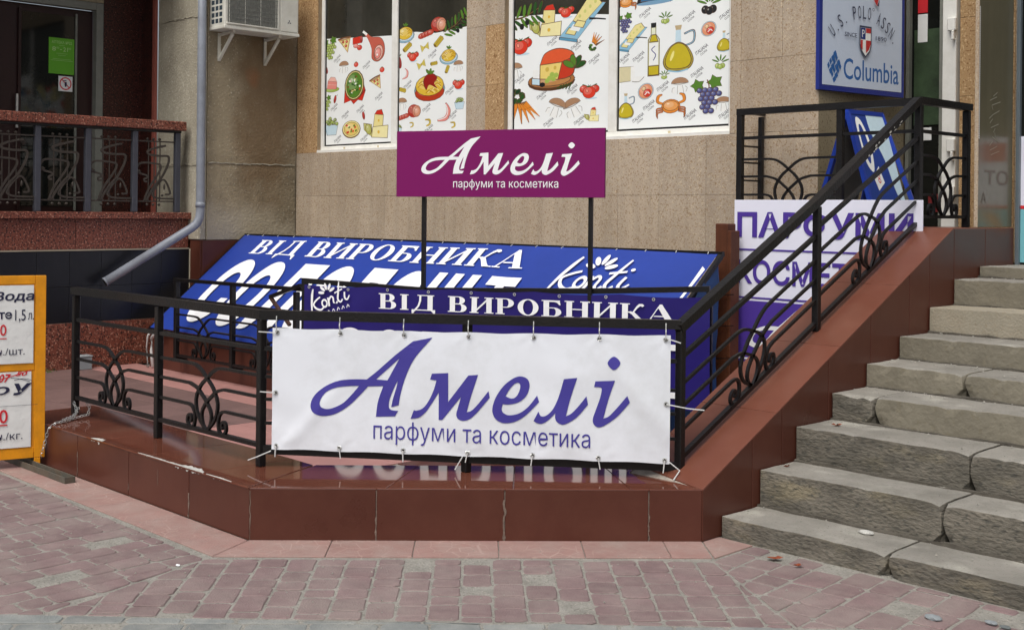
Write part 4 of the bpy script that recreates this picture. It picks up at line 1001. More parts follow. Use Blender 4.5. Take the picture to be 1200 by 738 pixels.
for z0, z1 in zip(zz, zz[1:]):
    panel(-11.35, -11.2, z0, z1, m_clad_o); panel(-11.2, -10.975, z0, z1, m_clad_o)
    panel(-8.565, -8.30, z0, z1); panel(-8.30, -8.055, z0, z1, m_clad_o if z0 < 3 else m_clad)
    panel(-5.555, -5.455, z0, z1); panel(-5.455, -5.09, z0, z1); panel(-5.09, -4.781, z0, z1)
# reveals of the windows
# return wall of the entrance recess (faces +X)
XW = -4.781
core(-5.4, FY + .352, 0, XW - TH - .001, 9.3, ZTOP, mat('wall_core_b', S(112, 98, 78), .95, .2, 10, .3))
m_clad_s = mat('smooth_wall_panel', S(150, 138, 112), .7, .12, 2.5, .2, 120, rnd=.04, spots=[(S(118, 104, 80), 60, .58, .06)], streak=.25)
for z0, z1 in zip([1.25, 1.9, 2.5, 3.1, 3.7, 4.3], [1.9, 2.5, 3.1, 3.7, 4.3, 4.9]):
    for a, b in ((FY + .004, 8.30), (8.30, 8.94)): panel(a, b, z0, z1, m_clad_s, XW, 'y', 1)
# back wall of the recess with the door
DY = 8.95
for z0, z1 in zip([1.25, 1.9, 2.5, 3.1, 3.7], [1.9, 2.5, 3.1, 3.7, 4.3]):
    panel(-4.33, -3.9, z0, z1, m_clad_o, DY); panel(-3.9, -3.62, z0, z1, m_clad, DY)
core(-4.33, DY + TH, 0, -3.6, DY + .3, ZTOP); core(XW, DY + TH, 3.75, -3.6, DY + .3, ZTOP)
core(-5.24, 7.43, 0, XR0 - .002, 8.94, 1.25, m_tile, 'landing_base')
top_tile([(-5.26, 7.405), (XR0 - .003, 7.405), (XR0 - .003, 7.6), (-5.26, 7.6)], lambda p: 1.515, m_tile_top, 'top_tile', b1)
box('curb', (-5.25, 7.412, 1.251), (XR0 - .003, 7.598, 1.505), m_tile, b1, .002)
for a, b in ((-5.25, -4.68), (-4.68, -4.105)): panel(a, b, 0.0, 1.25, m_tile, 7.412, name='tile')
# windows
def window(x0, x1, xm, z0, film_top, parent=b1):
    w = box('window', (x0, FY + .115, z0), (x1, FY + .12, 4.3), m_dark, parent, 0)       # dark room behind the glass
    yf = FY + .055; t = .055
    def fr_(nm, a, b, c, d): box(nm, (a, yf, c), (b, yf + .05, d), m_white_paint, w, .003)
    fr_('frame', x0, x1, z0 + .002, z0 + .062); fr_('frame', x0, x0 + .05, z0 + .063, 4.3); fr_('frame', x1 - .05, x1, z0 + .063, 4.3); fr_('frame', xm - .045, xm + .045, z0 + .063, 4.3)
    box('sill', (x0, FY + .004, z0 - .012), (x1 - .0, FY + .054, z0 + .022), m_white_paint, w, .003)
    for a, b in ((x0 + .05, xm - .045), (xm + .045, x1 - .05)):
        for q in ((a, a + .012, z0 + .063, 4.3), (b - .012, b, z0 + .063, 4.3), (a + .012, b - .012, z0 + .063, z0 + .075)):
            box('gasket', (q[0], yf + .018, q[2]), (q[1], yf + .03, q[3]), m_iron, w, 0)
        box('pane', (a + .012, yf + .024, z0 + .07), (b - .012, yf + .030, 4.29), m_window, w, 0)
    for x in (x0 + .18 * (x1 - x0), x0 + .42 * (x1 - x0), x0 + .75 * (x1 - x0)):
        box('clip', (x - .012, yf - .004, z0 + .02), (x + .012, yf + .001, z0 + .045), mat('beige_clip', S(196, 184, 150), .6), w, 0)
    # curtain strips and reflections of the street inside
    return w
w1 = window(-10.975, -8.565, -9.715, 2.205, 3.3); w2 = window(-8.055, -5.555, -6.795, 2.205, 3.4)
m_curt = mat('grey_curtain', S(96, 96, 84), .8, .3, 5, .2)
for (w, a, b) in ((w1, -10.9, -10.80), (w1, -9.9, -9.78), (w1, -9.64, -9.55)): box('curtain', (a, FY + .088, 2.6), (b, FY + .11, 4.2), m_curt, w, 0)
# printed film
YP = FY + .0785
def pane_film(w, x0, x1, top):
    v = [(x0, 2.285)] + [(x1, 2.285)] + top
    P = Print((0, YP, 0), (1, 0, 0), (0, 0, 1), .0012, .0002); P.add(v, m_film); P.build('printed_film', w)
pane_film(w1, -10.905, -9.775, [(-9.775, 3.36), (-10.2, 3.385), (-10.905, 3.43)])
pane_film(w1, -9.655, -8.62, [(-8.62, 3.34), (-9.1, 3.32), (-9.4, 3.36), (-9.655, 3.37)])
pane_film(w2, -7.99, -6.855, [(-6.855, 3.26), (-7.2, 3.30), (-7.6, 3.34), (-7.99, 3.36)])
pane_film(w2, -6.735, -5.615, [(-5.615, 3.6), (-6.735, 3.6)])
def C_(r, g, b): return ink(r, g, b)
RED = C_(206, 52, 36); DRED = C_(150, 34, 28); GRN = C_(86, 130, 44); DGRN = C_(42, 84, 36); YEL = C_(222, 186, 62); LYEL = C_(232, 220, 150); ORG = C_(224, 138, 48)
BRN = C_(122, 78, 42); PNK = C_(226, 140, 130); LPNK = C_(236, 184, 170); WHT = C_(238, 240, 236); BLU = C_(140, 190, 214); DBL = C_(66, 74, 130); GRY = C_(150, 146, 138); BLK = C_(34, 34, 36); OIL = C_(196, 178, 40); TAN = C_(206, 160, 104); LGRN = C_(160, 186, 84); LBL = C_(196, 220, 230)
def draw(P, kind, cx, cz, s, rot=0.0):
    c, sn = math.cos(rot), math.sin(rot); rr = random.Random(int(abs(cx * 1000) + abs(cz * 1000)))
    OUT = C_(96, 70, 52)
    def T(lp): return [(cx + (x * c - y * sn) * s, cz + (x * sn + y * c) * s) for x, y in lp]
    def A(lp, m, lift=True):
        xs_ = [p[0] for p in lp]; ys_ = [p[1] for p in lp]; big = min(max(xs_) - min(xs_), max(ys_) - min(ys_)) > .12 and m not in (WHT, GRY)
        P.add(T(lp), m, lift)
        if big:
            mx_ = (max(xs_) + min(xs_)) / 2; my_ = (max(ys_) + min(ys_)) / 2; hw_ = (max(xs_) - min(xs_)) / 2; hh2 = (max(ys_) - min(ys_)) / 2
            sc2 = lambda e: [(mx_ + (p[0] - mx_) * (1 + e / hw_), my_ + (p[1] - my_) * (1 + e / hh2)) for p in lp]
            P.add([T(sc2(.008)), T(sc2(-.008))[::-1]], OUT)
    def E(x, y, rx, ry, m, r=0., n=16):
        A(ell(x, y, rx, ry, r, n), m)
        if min(rx, ry) > .07 and m not in (WHT, LBL, BLU, BLK, BRN):
            q = [v * 255 for v in (pow(max(m.node_tree.nodes['Mix'].inputs[6].default_value[i], 0), 1 / 2.2) for i in range(3))]
            P.add(T(ell(x - rx * .2, y + ry * .22, rx * .62, ry * .6, r, n)), C_(*[int(min(250, v * 1.0 + (255 - v) * .22)) for v in q]))
            P.add(T(ell(x - rx * .34, y + ry * .4, rx * .2, ry * .16, r, 8)), C_(*[int(min(252, v + (255 - v) * .6)) for v in q]))
    if kind in ('grapes', 'grapesp', 'olives', 'olivesg'):
        m = {'grapes': LGRN, 'grapesp': DBL, 'olives': BLK, 'olivesg': LGRN}[kind]
        if kind.startswith('grapes'):
            for (x, y, r) in ((-.25, .35, .2), (.2, .42, .22)): A([(x + r * math.cos(a) * (1 if i % 2 else .6), y + r * math.sin(a) * (1 if i % 2 else .6)) for i, a in enumerate([k * PI / 5 for k in range(10)])], GRN)
            A(ribbon([(0, .5), (.05, .3), (0, .1)], .03), BRN)
            for row in range(6):
                for k in range(4 - row // 2): E(-.2 + k * .14 + (row % 2) * .07 + row * .02, .2 - row * .12, .075, .075, m, 0, 10)
        else:
            for a in (.3, .9, 1.5, 2.1, 2.7): E(.3 * math.cos(a), .1 + .3 * math.sin(a), .2, .045, GRN, a, 10)
            for x in (-.15, .13, .0): E(x, -.15 + abs(x) * .4, .13, .16, m); E(x - .04, -.1 + abs(x) * .4, .03, .04, LYEL if m == LGRN else GRY, 0, 8)
    elif kind == 'slice':
        A([(-.4, .4), (.45, .3), (.1, -.5)], TAN); A([(-.32, .32), (.36, .24), (.09, -.42)], LYEL)
        for x, y in ((-.1, .2), (.15, .15), (.05, -.08)): E(x, y, .08, .08, RED, 0, 9)
        for k in range(5): E(rr.uniform(-.2, .25), rr.uniform(-.2, .25), .035, .02, DGRN, 0, 7)
        A(ribbon([(-.42, .43), (0, .42), (.48, .33)], .08), BRN)
    elif kind == 'can':
        A([(-.4, -.1), (.3, -.05), (.3, .4), (-.4, .35)], RED); E(.3, .18, .1, .24, DRED); E(.15, -.35, .2, .17, RED); E(-.15, -.2, .2, .14, PNK)
    elif kind == 'ham':
        A(smooth_loop([(-.28, .42), (-.1, .28), (.2, .22), (.34, 0), (.32, -.3), (.12, -.45), (-.08, -.35), (-.1, -.05), (-.24, .25), (-.34, .36)]), C_(196, 96, 78))
        E(.14, -.2, .15, .22, LPNK, -.2); E(.12, -.22, .11, .16, PNK, -.2); E(.1, -.26, .03, .035, WHT, 0, 8); A(ribbon([(-.26, .36), (-.4, .47)], .07), WHT)
    elif kind == 'chili': E(0, 0, .17, .45, DRED, .2); E(-.04, .05, .06, .3, RED, .2); A(ribbon([(.05, .42), (.12, .55)], .06), GRN)
    elif kind == 'mushroom':
        A(smooth_loop([(-.12, -.45), (-.1, .0), (-.12, .15), (.14, .15), (.12, 0), (.2, -.42)]), WHT); A(ribbon([(-.12, -.45), (-.1, .0)], .02), GRY); A(ribbon([(.2, -.42), (.13, 0)], .02), GRY)
        A([(-.42, .12)] + ell(0, .12, .42, .3, 0, 10, PI, 0) + [(.42, .12)], C_(170, 132, 100)); A(ribbon([(-.4, .12), (0, .06), (.4, .12)], .04), GRY)
        E(-.3, -.25, .1, .17, WHT); A(ribbon([(-.38, -.35), (-.36, -.15), (-.25, -.1)], .02), GRY); A(ribbon([(.3, -.35), (.36, -.15), (.25, -.05)], .02), GRY)
    elif kind in ('tomato', 'tomato1'):
        if kind == 'tomato':
            E(.28, .1, .22, .2, RED); E(-.25, .12, .22, .2, RED); E(.3, .3, .1, .03, DGRN, .4, 8); E(-.25, .32, .1, .03, DGRN, -.4, 8); E(.1, -.35, .3, .05, LBL)
        E(0, -.05, .32, .3, C_(214, 60, 40)); E(-.1, .03, .06, .09, C_(240, 150, 130), .4, 8)
        for a in (.2, 1.0, 1.8, 2.6, 3.3): A(ribbon([(0, .22), (.17 * math.cos(a), .22 + .12 * math.sin(a))], [.06, .01], smooth=False), DGRN)
    elif kind == 'cake': E(0, -.3, .48, .14, LGRN); A([(-.36, -.25), (.3, -.3), (.32, .1), (-.3, .2)], PNK); A([(-.3, .2), (.32, .1), (.18, .36), (-.1, .4)], LPNK); A(ribbon([(-.3, .0), (.3, -.08)], .03), LPNK)
    elif kind == 'salad':
        A([(-.35, -.0), (-.38, -.45), (-.12, -.38), (-.02, -.5), (.14, -.38), (.3, -.42), (.42, -.12), (.34, .1)], RED)
        A([(.1, -.42), (.36, -.1), (.42, -.12), (.14, -.38)], DRED)
        E(0, .08, .36, .46, DGRN, -.1); E(0, .08, .34, .44, LYEL, -.1); E(0, .08, .3, .4, GRN, -.1)
        for k in range(26):
            a = rr.uniform(0, 6.3); r = math.sqrt(rr.random()) * .9; E(.26 * r * math.cos(a), .08 + .34 * r * math.sin(a), rr.uniform(.03, .06), rr.uniform(.02, .04), rr.choice((DGRN, RED, LYEL, WHT, DGRN, BRN)), rr.uniform(0, 3), 7)
    elif kind == 'cheese':
        A([(-.12, -.42), (.22, -.42), (.26, .2), (-.04, .24)], LYEL); A([(-.04, .24), (.26, .2), (.2, .36), (.04, .34)], RED); A([(-.12, -.42), (-.4, -.2), (-.42, .0), (-.14, -.05)], C_(198, 196, 120))
        A([(-.14, -.42), (.4, -.46), (.42, -.1), (-.1, -.12)], C_(238, 230, 172)); E(.1, -.28, .04, .05, YEL, 0, 8); E(.1, .05, .03, .04, YEL, 0, 8); E(-.25, -.18, .1, .16, C_(176, 178, 90), .3)
    elif kind == 'bowl':
        A([(-.36, .05), (.36, .05), (.26, -.42), (-.24, -.42)], LBL); A(ribbon([(-.36, .05), (-.3, -.2), (-.24, -.42)], .03), BLU)
        for k in range(16): a = rr.uniform(0, PI); E(.3 * math.cos(a) * rr.uniform(.3, 1), .08 + .3 * math.sin(a) * rr.uniform(.2, 1), .09, .08, rr.choice((LGRN, C_(110, 140, 60), C_(140, 160, 90))), 0, 8)
    elif kind == 'pizza':
        E(0, 0, .48, .38, BRN); E(0, .02, .46, .36, LYEL); E(0, .02, .38, .29, C_(226, 200, 110))
        for k in range(10): E(rr.uniform(-.28, .28), rr.uniform(-.18, .22), .06, .045, rr.choice((RED, GRN, RED)), rr.uniform(0, 3), 8)
    elif kind in ('pasta', 'pastabig'):
        E(0, -.12, .5, .33, BLU); E(0, -.09, .46, .29, LBL)
        big = kind == 'pastabig'
        if big: E(0, -.2, .48, .25, C_(180, 60, 34)); 
        E(0, .0, .4 if not big else .46, .3, YEL)
        for k in range(14): a = rr.uniform(0, 6.3); x, y = .26 * math.cos(a), .19 * math.sin(a); A(ribbon([(x - .12, y - .03), (x, y + .05), (x + .12, y - .04)], .025), rr.choice((C_(184, 132, 30), LYEL)))
        if big: A(smooth_loop([(-.2, .12), (-.1, .3), (.1, .33), (.25, .2), (.15, .05), (.25, -.1), (.0, .02), (-.1, -.12)]), DRED)
        for a in (.5, 1.3, 2.2): E(.09 * math.cos(a), .33 + .08 * math.sin(a), .09, .04, GRN, a, 9)
    elif kind == 'hamroll': E(-.05, .0, .42, .4, C_(176, 56, 44)); E(.15, -.02, .3, .36, C_(206, 130, 104)); E(.2, -.05, .22, .28, C_(214, 150, 120)); E(-.2, .2, .1, .08, C_(206, 100, 84), .5)
    elif kind == 'salami':
        for k in range(4): E(-.3 + k * .2, -.05 + k * .05, .24, .17, RED, .2); E(-.3 + k * .2, -.05 + k * .05, .18, .12, C_(196, 84, 70), .2)
    elif kind == 'branch':
        A(ribbon([(-.5, .1), (0, .05), (.5, .22)], [.035, .03, .02]), C_(110, 84, 50))
        for k in range(7):
            x = -.42 + k * .14; a = 1.2 + rr.uniform(-.3, .3)
            E(x + .05, .2, .17, .04, rr.choice((GRN, DGRN)), a, 10); E(x + .02, -.1, .16, .04, rr.choice((GRN, DGRN)), -a + .3, 10)
        for x, y in ((-.05, -.18), (.1, -.1)): E(x, y, .06, .08, BLK, 0, 10)
    elif kind == 'bow': A([(-.45, .35), (-.05, .05), (.45, .4), (.4, -.35), (.05, -.05), (-.4, -.4)], C_(206, 190, 90)); A(ribbon([(0, .12), (0, -.12)], .08), C_(170, 146, 50))
    elif kind == 'penne': A([(-.5, .05), (-.42, .22), (.42, .22), (.5, -.05), (.4, -.22), (-.42, -.2)], C_(190, 168, 60)); A(ribbon([(-.4, .05), (.4, .05)], .03), C_(140, 118, 40)); E(-.44, .02, .07, .16, C_(120, 96, 30))
    elif kind == 'shrimp': A(ribbon([(-.35, -.3), (.1, -.35), (.35, -.05), (.3, .35)], [.08, .22, .2, .06]), PNK); A(ribbon([(-.3, -.28), (.1, -.3), (.3, -.05), (.28, .3)], .04), WHT)
    elif kind == 'shell': A(ribbon([(-.3, .3), (.2, .25), (.25, -.15), (-.15, -.35)], [.12, .22, .22, .14]), C_(206, 184, 70)); A(ribbon([(-.2, .28), (.15, .2), (.2, -.1)], .03), C_(150, 126, 40))
    elif kind == 'board':
        A([(-.5, -.32), (-.1, -.42), (.5, .3), (.15, .38)], BLU); A([(-.5, -.32), (-.1, -.42), (-.1, -.48), (-.5, -.38)], C_(90, 150, 180))
        A([(-.2, .0), (.0, -.12), (.42, .3), (.3, .48), (.1, .42)], LYEL); 
        for k in range(4): E(-.05 + k * .11, .08 + k * .09, .03, .04, C_(206, 206, 120), 0, 8)
        for k in range(3): A([(-.36 + k * .09, -.26 + k * .07), (-.16 + k * .09, -.32 + k * .07), (-.1 + k * .09, -.2 + k * .07), (-.28 + k * .09, -.14 + k * .07)], (LYEL, WHT, LYEL)[k])
        A(ribbon([(.15, .0), (.32, -.02), (.5, -.06)], [.05, .03, .03], smooth=False), BLK)
    elif kind == 'carrots':
        for x, a in ((-.12, -1.75), (.02, -1.45), (.12, -1.2), (.2, -.95), (.26, -.75)):
            A(ribbon([(-.18 + x * .6, .12), (-.18 + x * .6 + .55 * math.cos(a), .12 + .55 * math.sin(a))], [.13, .015], smooth=False), ORG); A(ribbon([(-.18 + x * .6 + .15 * math.cos(a), .1 + .15 * math.sin(a)), (-.14 + x * .6 + .2 * math.cos(a), .1 + .17 * math.sin(a))], .012), C_(160, 80, 20))
        for k in range(16): a = rr.uniform(0, 6.3); E(-.24 + .15 * math.cos(a), .3 + .13 * math.sin(a), .09, .06, rr.choice((DGRN, C_(24, 60, 34), GRN)), rr.uniform(0, 3), 8)
    elif kind == 'wheel':
        E(-.02, -.28, .48, .17, C_(92, 56, 30)); E(-.02, -.24, .48, .16, C_(168, 112, 62)); E(-.02, -.24, .4, .12, C_(188, 134, 80))
        A(smooth_loop([(-.25, .08, 1), (-.15, .3), (.1, .38), (.35, .32), (.44, .2), (.44, -.12), (.3, -.22), (.12, -.24, 1)]), C_(196, 60, 36)); A(smooth_loop([(-.25, .08, 1), (-.15, .3), (.1, .38), (.35, .32), (.44, .2), (.2, .1, 1)]), C_(222, 92, 52))
        A([(-.25, .08), (.2, .1), (.12, -.24), (-.25, -.2)], C_(232, 208, 120)); E(-.1, -.02, .04, .05, C_(206, 176, 80), 0, 8); E(.06, .0, .03, .04, C_(206, 176, 80), 0, 8)
        for x, y in ((-.05, -.2), (.03, -.22), (-.0, -.13), (.08, -.15), (-.1, -.25)): E(x, y, .05, .05, LGRN, 0, 10)
        A([(-.4, -.18), (-.26, -.2), (-.26, -.02), (-.4, 0)], WHT); A([(-.42, -.3), (-.25, -.33), (-.25, -.2), (-.42, -.17)], LBL); E(-.2, -.32, .06, .05, BLK, 0, 9)
        for a in (.3, 1.0, 1.7, 2.6): E(.44 + .12 * math.cos(a), -.02 + .12 * math.sin(a), .13, .06, DGRN if a < 1.5 else GRN, a, 10)
        for k in range(5): A(ribbon([(.1 + k * .06, -.42 - k * .01), (.2 + k * .05, -.36 + k * .01)], .02), DGRN)
    elif kind == 'crab':
        E(0, 0, .3, .24, ORG); E(0, .02, .24, .17, C_(230, 160, 90))
        for sg in (-1, 1):
            A(ribbon([(sg * .25, .1), (sg * .42, .18), (sg * .4, .36), (sg * .28, .42)], [.07, .09, .1, .04]), ORG)
            for k in range(3): A(ribbon([(sg * .25, -.05 - k * .06), (sg * .45, -.08 - k * .08), (sg * .42, -.28 - k * .06)], [.05, .04, .02]), C_(206, 116, 50))
    elif kind == 'dish': A([(-.5, .0), (.42, -.05), (.5, .1), (.4, .4), (-.4, .4)], BLK); A([(-.4, .05), (.35, .02), (.4, .3), (-.35, .3)], C_(60, 110, 150)); E(0, -.02, .5, .06, C_(120, 160, 190))
    elif kind == 'bottle':
        A([(-.09, -.48), (.1, -.48), (.1, .18), (.04, .28), (.04, .42), (-.04, .42), (-.04, .28), (-.09, .18)], C_(228, 232, 206)); A([(-.085, -.47), (.095, -.47), (.095, -.3), (-.085, -.3)], OIL)
        A([(-.07, .14), (.08, .14), (.04, .27), (-.03, .27)], OIL); A([(-.07, -.28), (.08, -.28), (.08, .12), (-.07, .12)], WHT); A(ribbon([(-.0, -.2), (.04, -.1), (-.03, 0), (.03, .06)], .015), DBL)
        A([(-.045, .4), (.045, .4), (.045, .49), (-.045, .49)], BLK)
        for l in (ribbon([(-.09, -.48), (-.09, .18), (-.04, .28), (-.04, .42)], .012, smooth=False), ribbon([(.1, -.48), (.1, .18), (.04, .28), (.04, .42)], .012, smooth=False)): A(l, C_(130, 120, 60))
    elif kind == 'jug':
        A(ribbon([(.12, .3), (.3, .35), (.3, .12), (.14, .05)], .03), BLU); A([(-.06, .1), (.06, .1), (.05, .42), (-.05, .42)], LBL); A([(-.05, .4), (.05, .4), (.07, .5), (-.07, .5)], C_(190, 170, 130))
        A(smooth_loop([(-.06, .12), (-.2, .0), (-.3, -.25), (-.22, -.44), (0, -.48), (.22, -.44), (.3, -.25), (.2, 0), (.06, .12)]), C_(176, 160, 60)); A(smooth_loop([(-.06, .1), (-.17, .0), (-.26, -.25), (-.2, -.4), (0, -.44), (.2, -.4), (.26, -.25), (.17, 0), (.06, .1)]), OIL)
        E(-.12, -.15, .03, .12, C_(236, 228, 140), -.3, 8); A(ribbon([(-.2, -.46), (0, -.5), (.2, -.46)], .03), BLU)
    elif kind == 'salmon': E(0, 0, .4, .46, LBL, -.4); E(0, 0, .35, .41, C_(226, 150, 110), -.4); E(.08, -.1, .2, .22, RED, -.4); A(ribbon([(-.05, -.2), (.1, -.05), (.2, -.15)], .05), WHT); E(-.1, .15, .1, .12, C_(226, 190, 140), -.4)
    elif kind == 'bread': A([(-.5, .2), (-.45, .3), (.1, .28), (.12, -.25), (-.45, -.28)], C_(214, 206, 166)); A([(0, .28), (.14, .28), (.14, -.1), (.5, -.12), (.3, -.3), (-.0, -.26)], WHT); A(ribbon([(.05, -.28), (.3, -.3), (.48, -.14)], .025), GRY)
PANES = [(w1, -10.905, -9.775), (w1, -9.655, -8.62), (w2, -7.99, -6.855), (w2, -6.735, -5.615)]
def clip_x(o, X0, X1):
    ow = Vector(o.location) + origin_of(o.parent); me = o.data
    xs_ = [v.co.x + ow.x for v in me.vertices]
    if min(xs_) >= X0 and max(xs_) <= X1: return
    bm = bmesh.new(); bm.from_mesh(me)
    for xx_, sg in ((X0, 1), (X1, -1)):
        bmesh.ops.bisect_plane(bm, geom=list(bm.verts) + list(bm.edges) + list(bm.faces), plane_co=Vector((xx_, 0, 0)) - ow, plane_no=(1, 0, 0), clear_inner=sg > 0, clear_outer=sg < 0)
    bm.to_mesh(me); bm.free()
STR = 1.36
for ix, (k, x, z, s, r) in enumerate(FOOD):
    w, X0, X1 = min(PANES, key=lambda p: abs((p[1] + p[2]) / 2 - x))
    P = Print((x, YP, 0), (1, 0, 0), (0, 0, 1), .0016 + .00004 * (ix % 9), .00003)
    draw(P, k, 0, z, s, r)
    P.v = [(a * STR, b, c) for a, b, c in P.v]
    clip_x(P.build('food_print', w), X0 + .001, X1 - .001)
for (w, X0, X1) in PANES:
    P = Print((0, YP, 0), (1, 0, 0), (0, 0, 1), .0015, .00002); cc = C_(84, 84, 88)
    for (x, z) in SCRIBBLES:
        if not X0 < x < X1: continue
        def wr(a, b, x=x, z=z):
            a -= x; b -= z; return (x + (a * .80 - b * .45) * 1.2, z + a * .55 + b * .85)
        put_text(P, 'ITALIANA', x - .060, z, x + .060, z + .030, cc, off=.01, warp=wr); put_text(P, 'CUCINA', x - .03, z - .028, x + .035, z - .009, cc, off=.01, warp=wr)
    o = P.build('slogan_print', w); o['kind'] = 'stuff'; clip_x(o, X0, X1)

# entrance door in the recess
dr = box('door', (-4.78, DY + .06, 1.256), (-4.34, DY + .07, 3.72), m_glass_dark, b1, 0)
box('door_frame', (-4.455, DY - .03, 1.256), (-4.345, DY + .05, 3.72), m_white_paint, dr, .004)
box('door_frame', (-4.49, DY - .01, 1.256), (-4.457, DY + .05, 3.72), m_frame_grey, dr, .002)
box('door_frame', (-4.775, DY - .0, 1.256), (-4.745, DY + .05, 3.72), m_frame_grey, dr, .002)
for z in (1.72, 2.08, 3.0): box('hinge', (-4.40, DY - .07, z), (-4.335, DY - .03, z + .10), m_white_paint, dr, .006); box('hinge_pin', (-4.365, DY - .075, z - .07), (-4.345, DY - .04, z), m_white_paint, dr, .004)
box('notice', (-4.72, DY + .05, 2.18), (-4.58, DY + .056, 2.28), m_paper, dr, 0); box('notice', (-4.70, DY + .05, 2.95), (-4.62, DY + .056, 3.17), m_paper, dr, 0)
box('notice', (-4.70, DY + .048, 3.18), (-4.62, DY + .0555, 3.4), m_red, dr, 0); box('notice', (-4.6, DY + .05, 1.62), (-4.5, DY + .056, 1.76), mat('dull_red_card', S(112, 34, 36), .5), dr, 0)
box('green_poster', (-4.73, DY + .052, 2.3), (-4.5, DY + .058, 3.05), mat('deep_green_poster', S(50, 66, 46), .5, .8, 4, .0), dr, 0)
# tinted side panel standing on the curb, and glazed door beside it
gp = thing('side_screen', 'olive tinted glass side screen standing on the brown curb at the top of the steps', 'screen', (-3.62, 8.0, 1.517))
box('screen', (-3.64, 7.765, 1.52), (-3.625, 8.285, 4.4), m_olive_glass, gp, .002)
box('edge_strip', (-3.645, 7.752, 1.52), (-3.62, 7.764, 4.4), m_clad, gp, .002)
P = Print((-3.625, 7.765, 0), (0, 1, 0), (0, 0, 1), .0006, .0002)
for k in range(60): z = 2.10 + k * .0145; P.add([(.002, z), (.018, z), (.018, z + .009), (.002, z + .009)], m_white_ink, k == 0)
P.build('perforated_strip', gp)
P = Print((-3.625, 7.765, 0), (0, 1, 0), (0, 0, 1), .0010, .0002); m_ghost = mat('painted_letter_reflection', S(84, 72, 56), .4, .1)  # lettering mirrored in the glass, painted on the screen as faint dark letters
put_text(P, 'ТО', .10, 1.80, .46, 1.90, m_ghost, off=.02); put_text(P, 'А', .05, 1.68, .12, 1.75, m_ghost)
random.seed(8)
for k in range(14): P.add(ribbon([(.2 + random.uniform(-.05, .1), 2.0 + k * .03), (.22 + random.uniform(-.05, .1), 2.03 + k * .03)], .006), mat('pale_scuff', S(140, 138, 122), .8))
P.build('painted_reflection_and_scuffs', gp)
gd2 = thing('glazed_door', 'glazed shop door with a teal and white poster at the top of the steps', 'door', (-3.3, 8.33, 1.26))
box('frame', (-3.61, 8.30, 1.262), (-3.585, 8.36, 4.4), mat('steel_grey_frame', S(96, 106, 112), .4, .1), gd2, .003)
box('frame', (-2.62, 8.30, 1.262), (-2.56, 8.36, 4.4), mat('steel_grey_frame', S(96, 106, 112), .4, .1), gd2, .003)
box('glass', (-3.584, 8.33, 1.262), (-2.621, 8.336, 4.4), m_glass_dark, gd2, 0)
P = Print((-3.584, 8.329, 0), (1, 0, 0), (0, 0, 1), .0008, .0003)
P.add([(0, 1.66), (.9, 1.66), (.9, 2.14), (0, 2.14)], m_sign_w); P.add([(0, 1.645), (.9, 1.645), (.9, 1.668), (0, 1.668)], m_red); P.add([(0, 1.28), (.9, 1.28), (.9, 1.643), (0, 1.643)], m_teal)
P.add([(.022, 1.97), (.2, 1.97), (.2, 2.10), (.022, 2.10)], m_red); P.add([(.045, 1.52), (.09, 1.62), (.2, 1.62), (.06, 1.46)], ORG); P.add([(.03, 1.30), (.04, 1.42), (.05, 1.30)], BLK)
P.build('poster', gd2)
core(-2.55, 8.30, 0, 1.0, 8.7, ZTOP, m_core, 'wall')
box('door_head', (-3.62, 8.30, 4.4), (-2.55, 8.5, ZTOP), m_core, b1, 0)

# brand board on the return wall
cs = thing('shop_sign', 'white board with dark blue rim, shield emblem and blue lettering on the entrance return wall', 'sign', (-4.7, 8.15, 2.49))
cO_ = Vector((-4.765, 7.675, 2.487)); cU_ = Vector((.129, .992, 0)).normalized(); cN_ = cU_.cross(Vector((0, 0, 1)))
def slab_on(name, O, U, w, z0, z1, th, m, parent):
    N_ = Vector(U).cross(Vector((0, 0, 1))); bm = bmesh.new(); bmesh.ops.create_cube(bm, size=1)
    for v in bm.verts: v.co = Vector(O) + Vector(U) * ((v.co.x + .5) * w) + N_ * ((v.co.y - .5) * th) + Vector((0, 0, z0 + (v.co.z + .5) * (z1 - z0)))
    bmesh.ops.recalc_face_normals(bm, faces=list(bm.faces)); bmesh.ops.bevel(bm, geom=list(bm.edges), offset=.002, segments=1, affect='EDGES')
    return from_bm(name, bm, m, parent)
m_rim = mat('navy_rim', S(34, 48, 128), .4, .05)
slab_on('rim', cO_, cU_, 1.0, 0, 1.25, .03, m_rim, cs)
P = Print(cO_, cU_, (0, 0, 1), .0012, .0004)
P.add([(.035, .04), (.965, .04), (.965, 1.22), (.035, 1.22)], mat('pale_board', S(196, 208, 224), .4, .04))
BLC = C_(40, 96, 160); DK = C_(52, 60, 84)
put_text(P, 'Columbia', .275, .095, .93, .25, BLC, off=.01)
for i in range(4):
    for j in range(4):
        if (i + j) % 2 == 0 and not (i in (0, 3) and j in (0, 3) and i == j): pass
        u = (i - 1.5) * .055; v = (j - 1.5) * .055
        x = .165 + (u - v) * .38; y = .18 + (u + v) * .56; k = .0155
        if (i // 2 + j) % 2 == 0: P.add([(x - k, y), (x, y - k * 1.9), (x + k * 1.6, y - .006), (x + k * .6, y + k * 1.5)], BLC)
        else: P.add([(x - k * .9, y + .004), (x, y - k * 1.6), (x + k, y), (x, y + k * 1.7)], BLC)
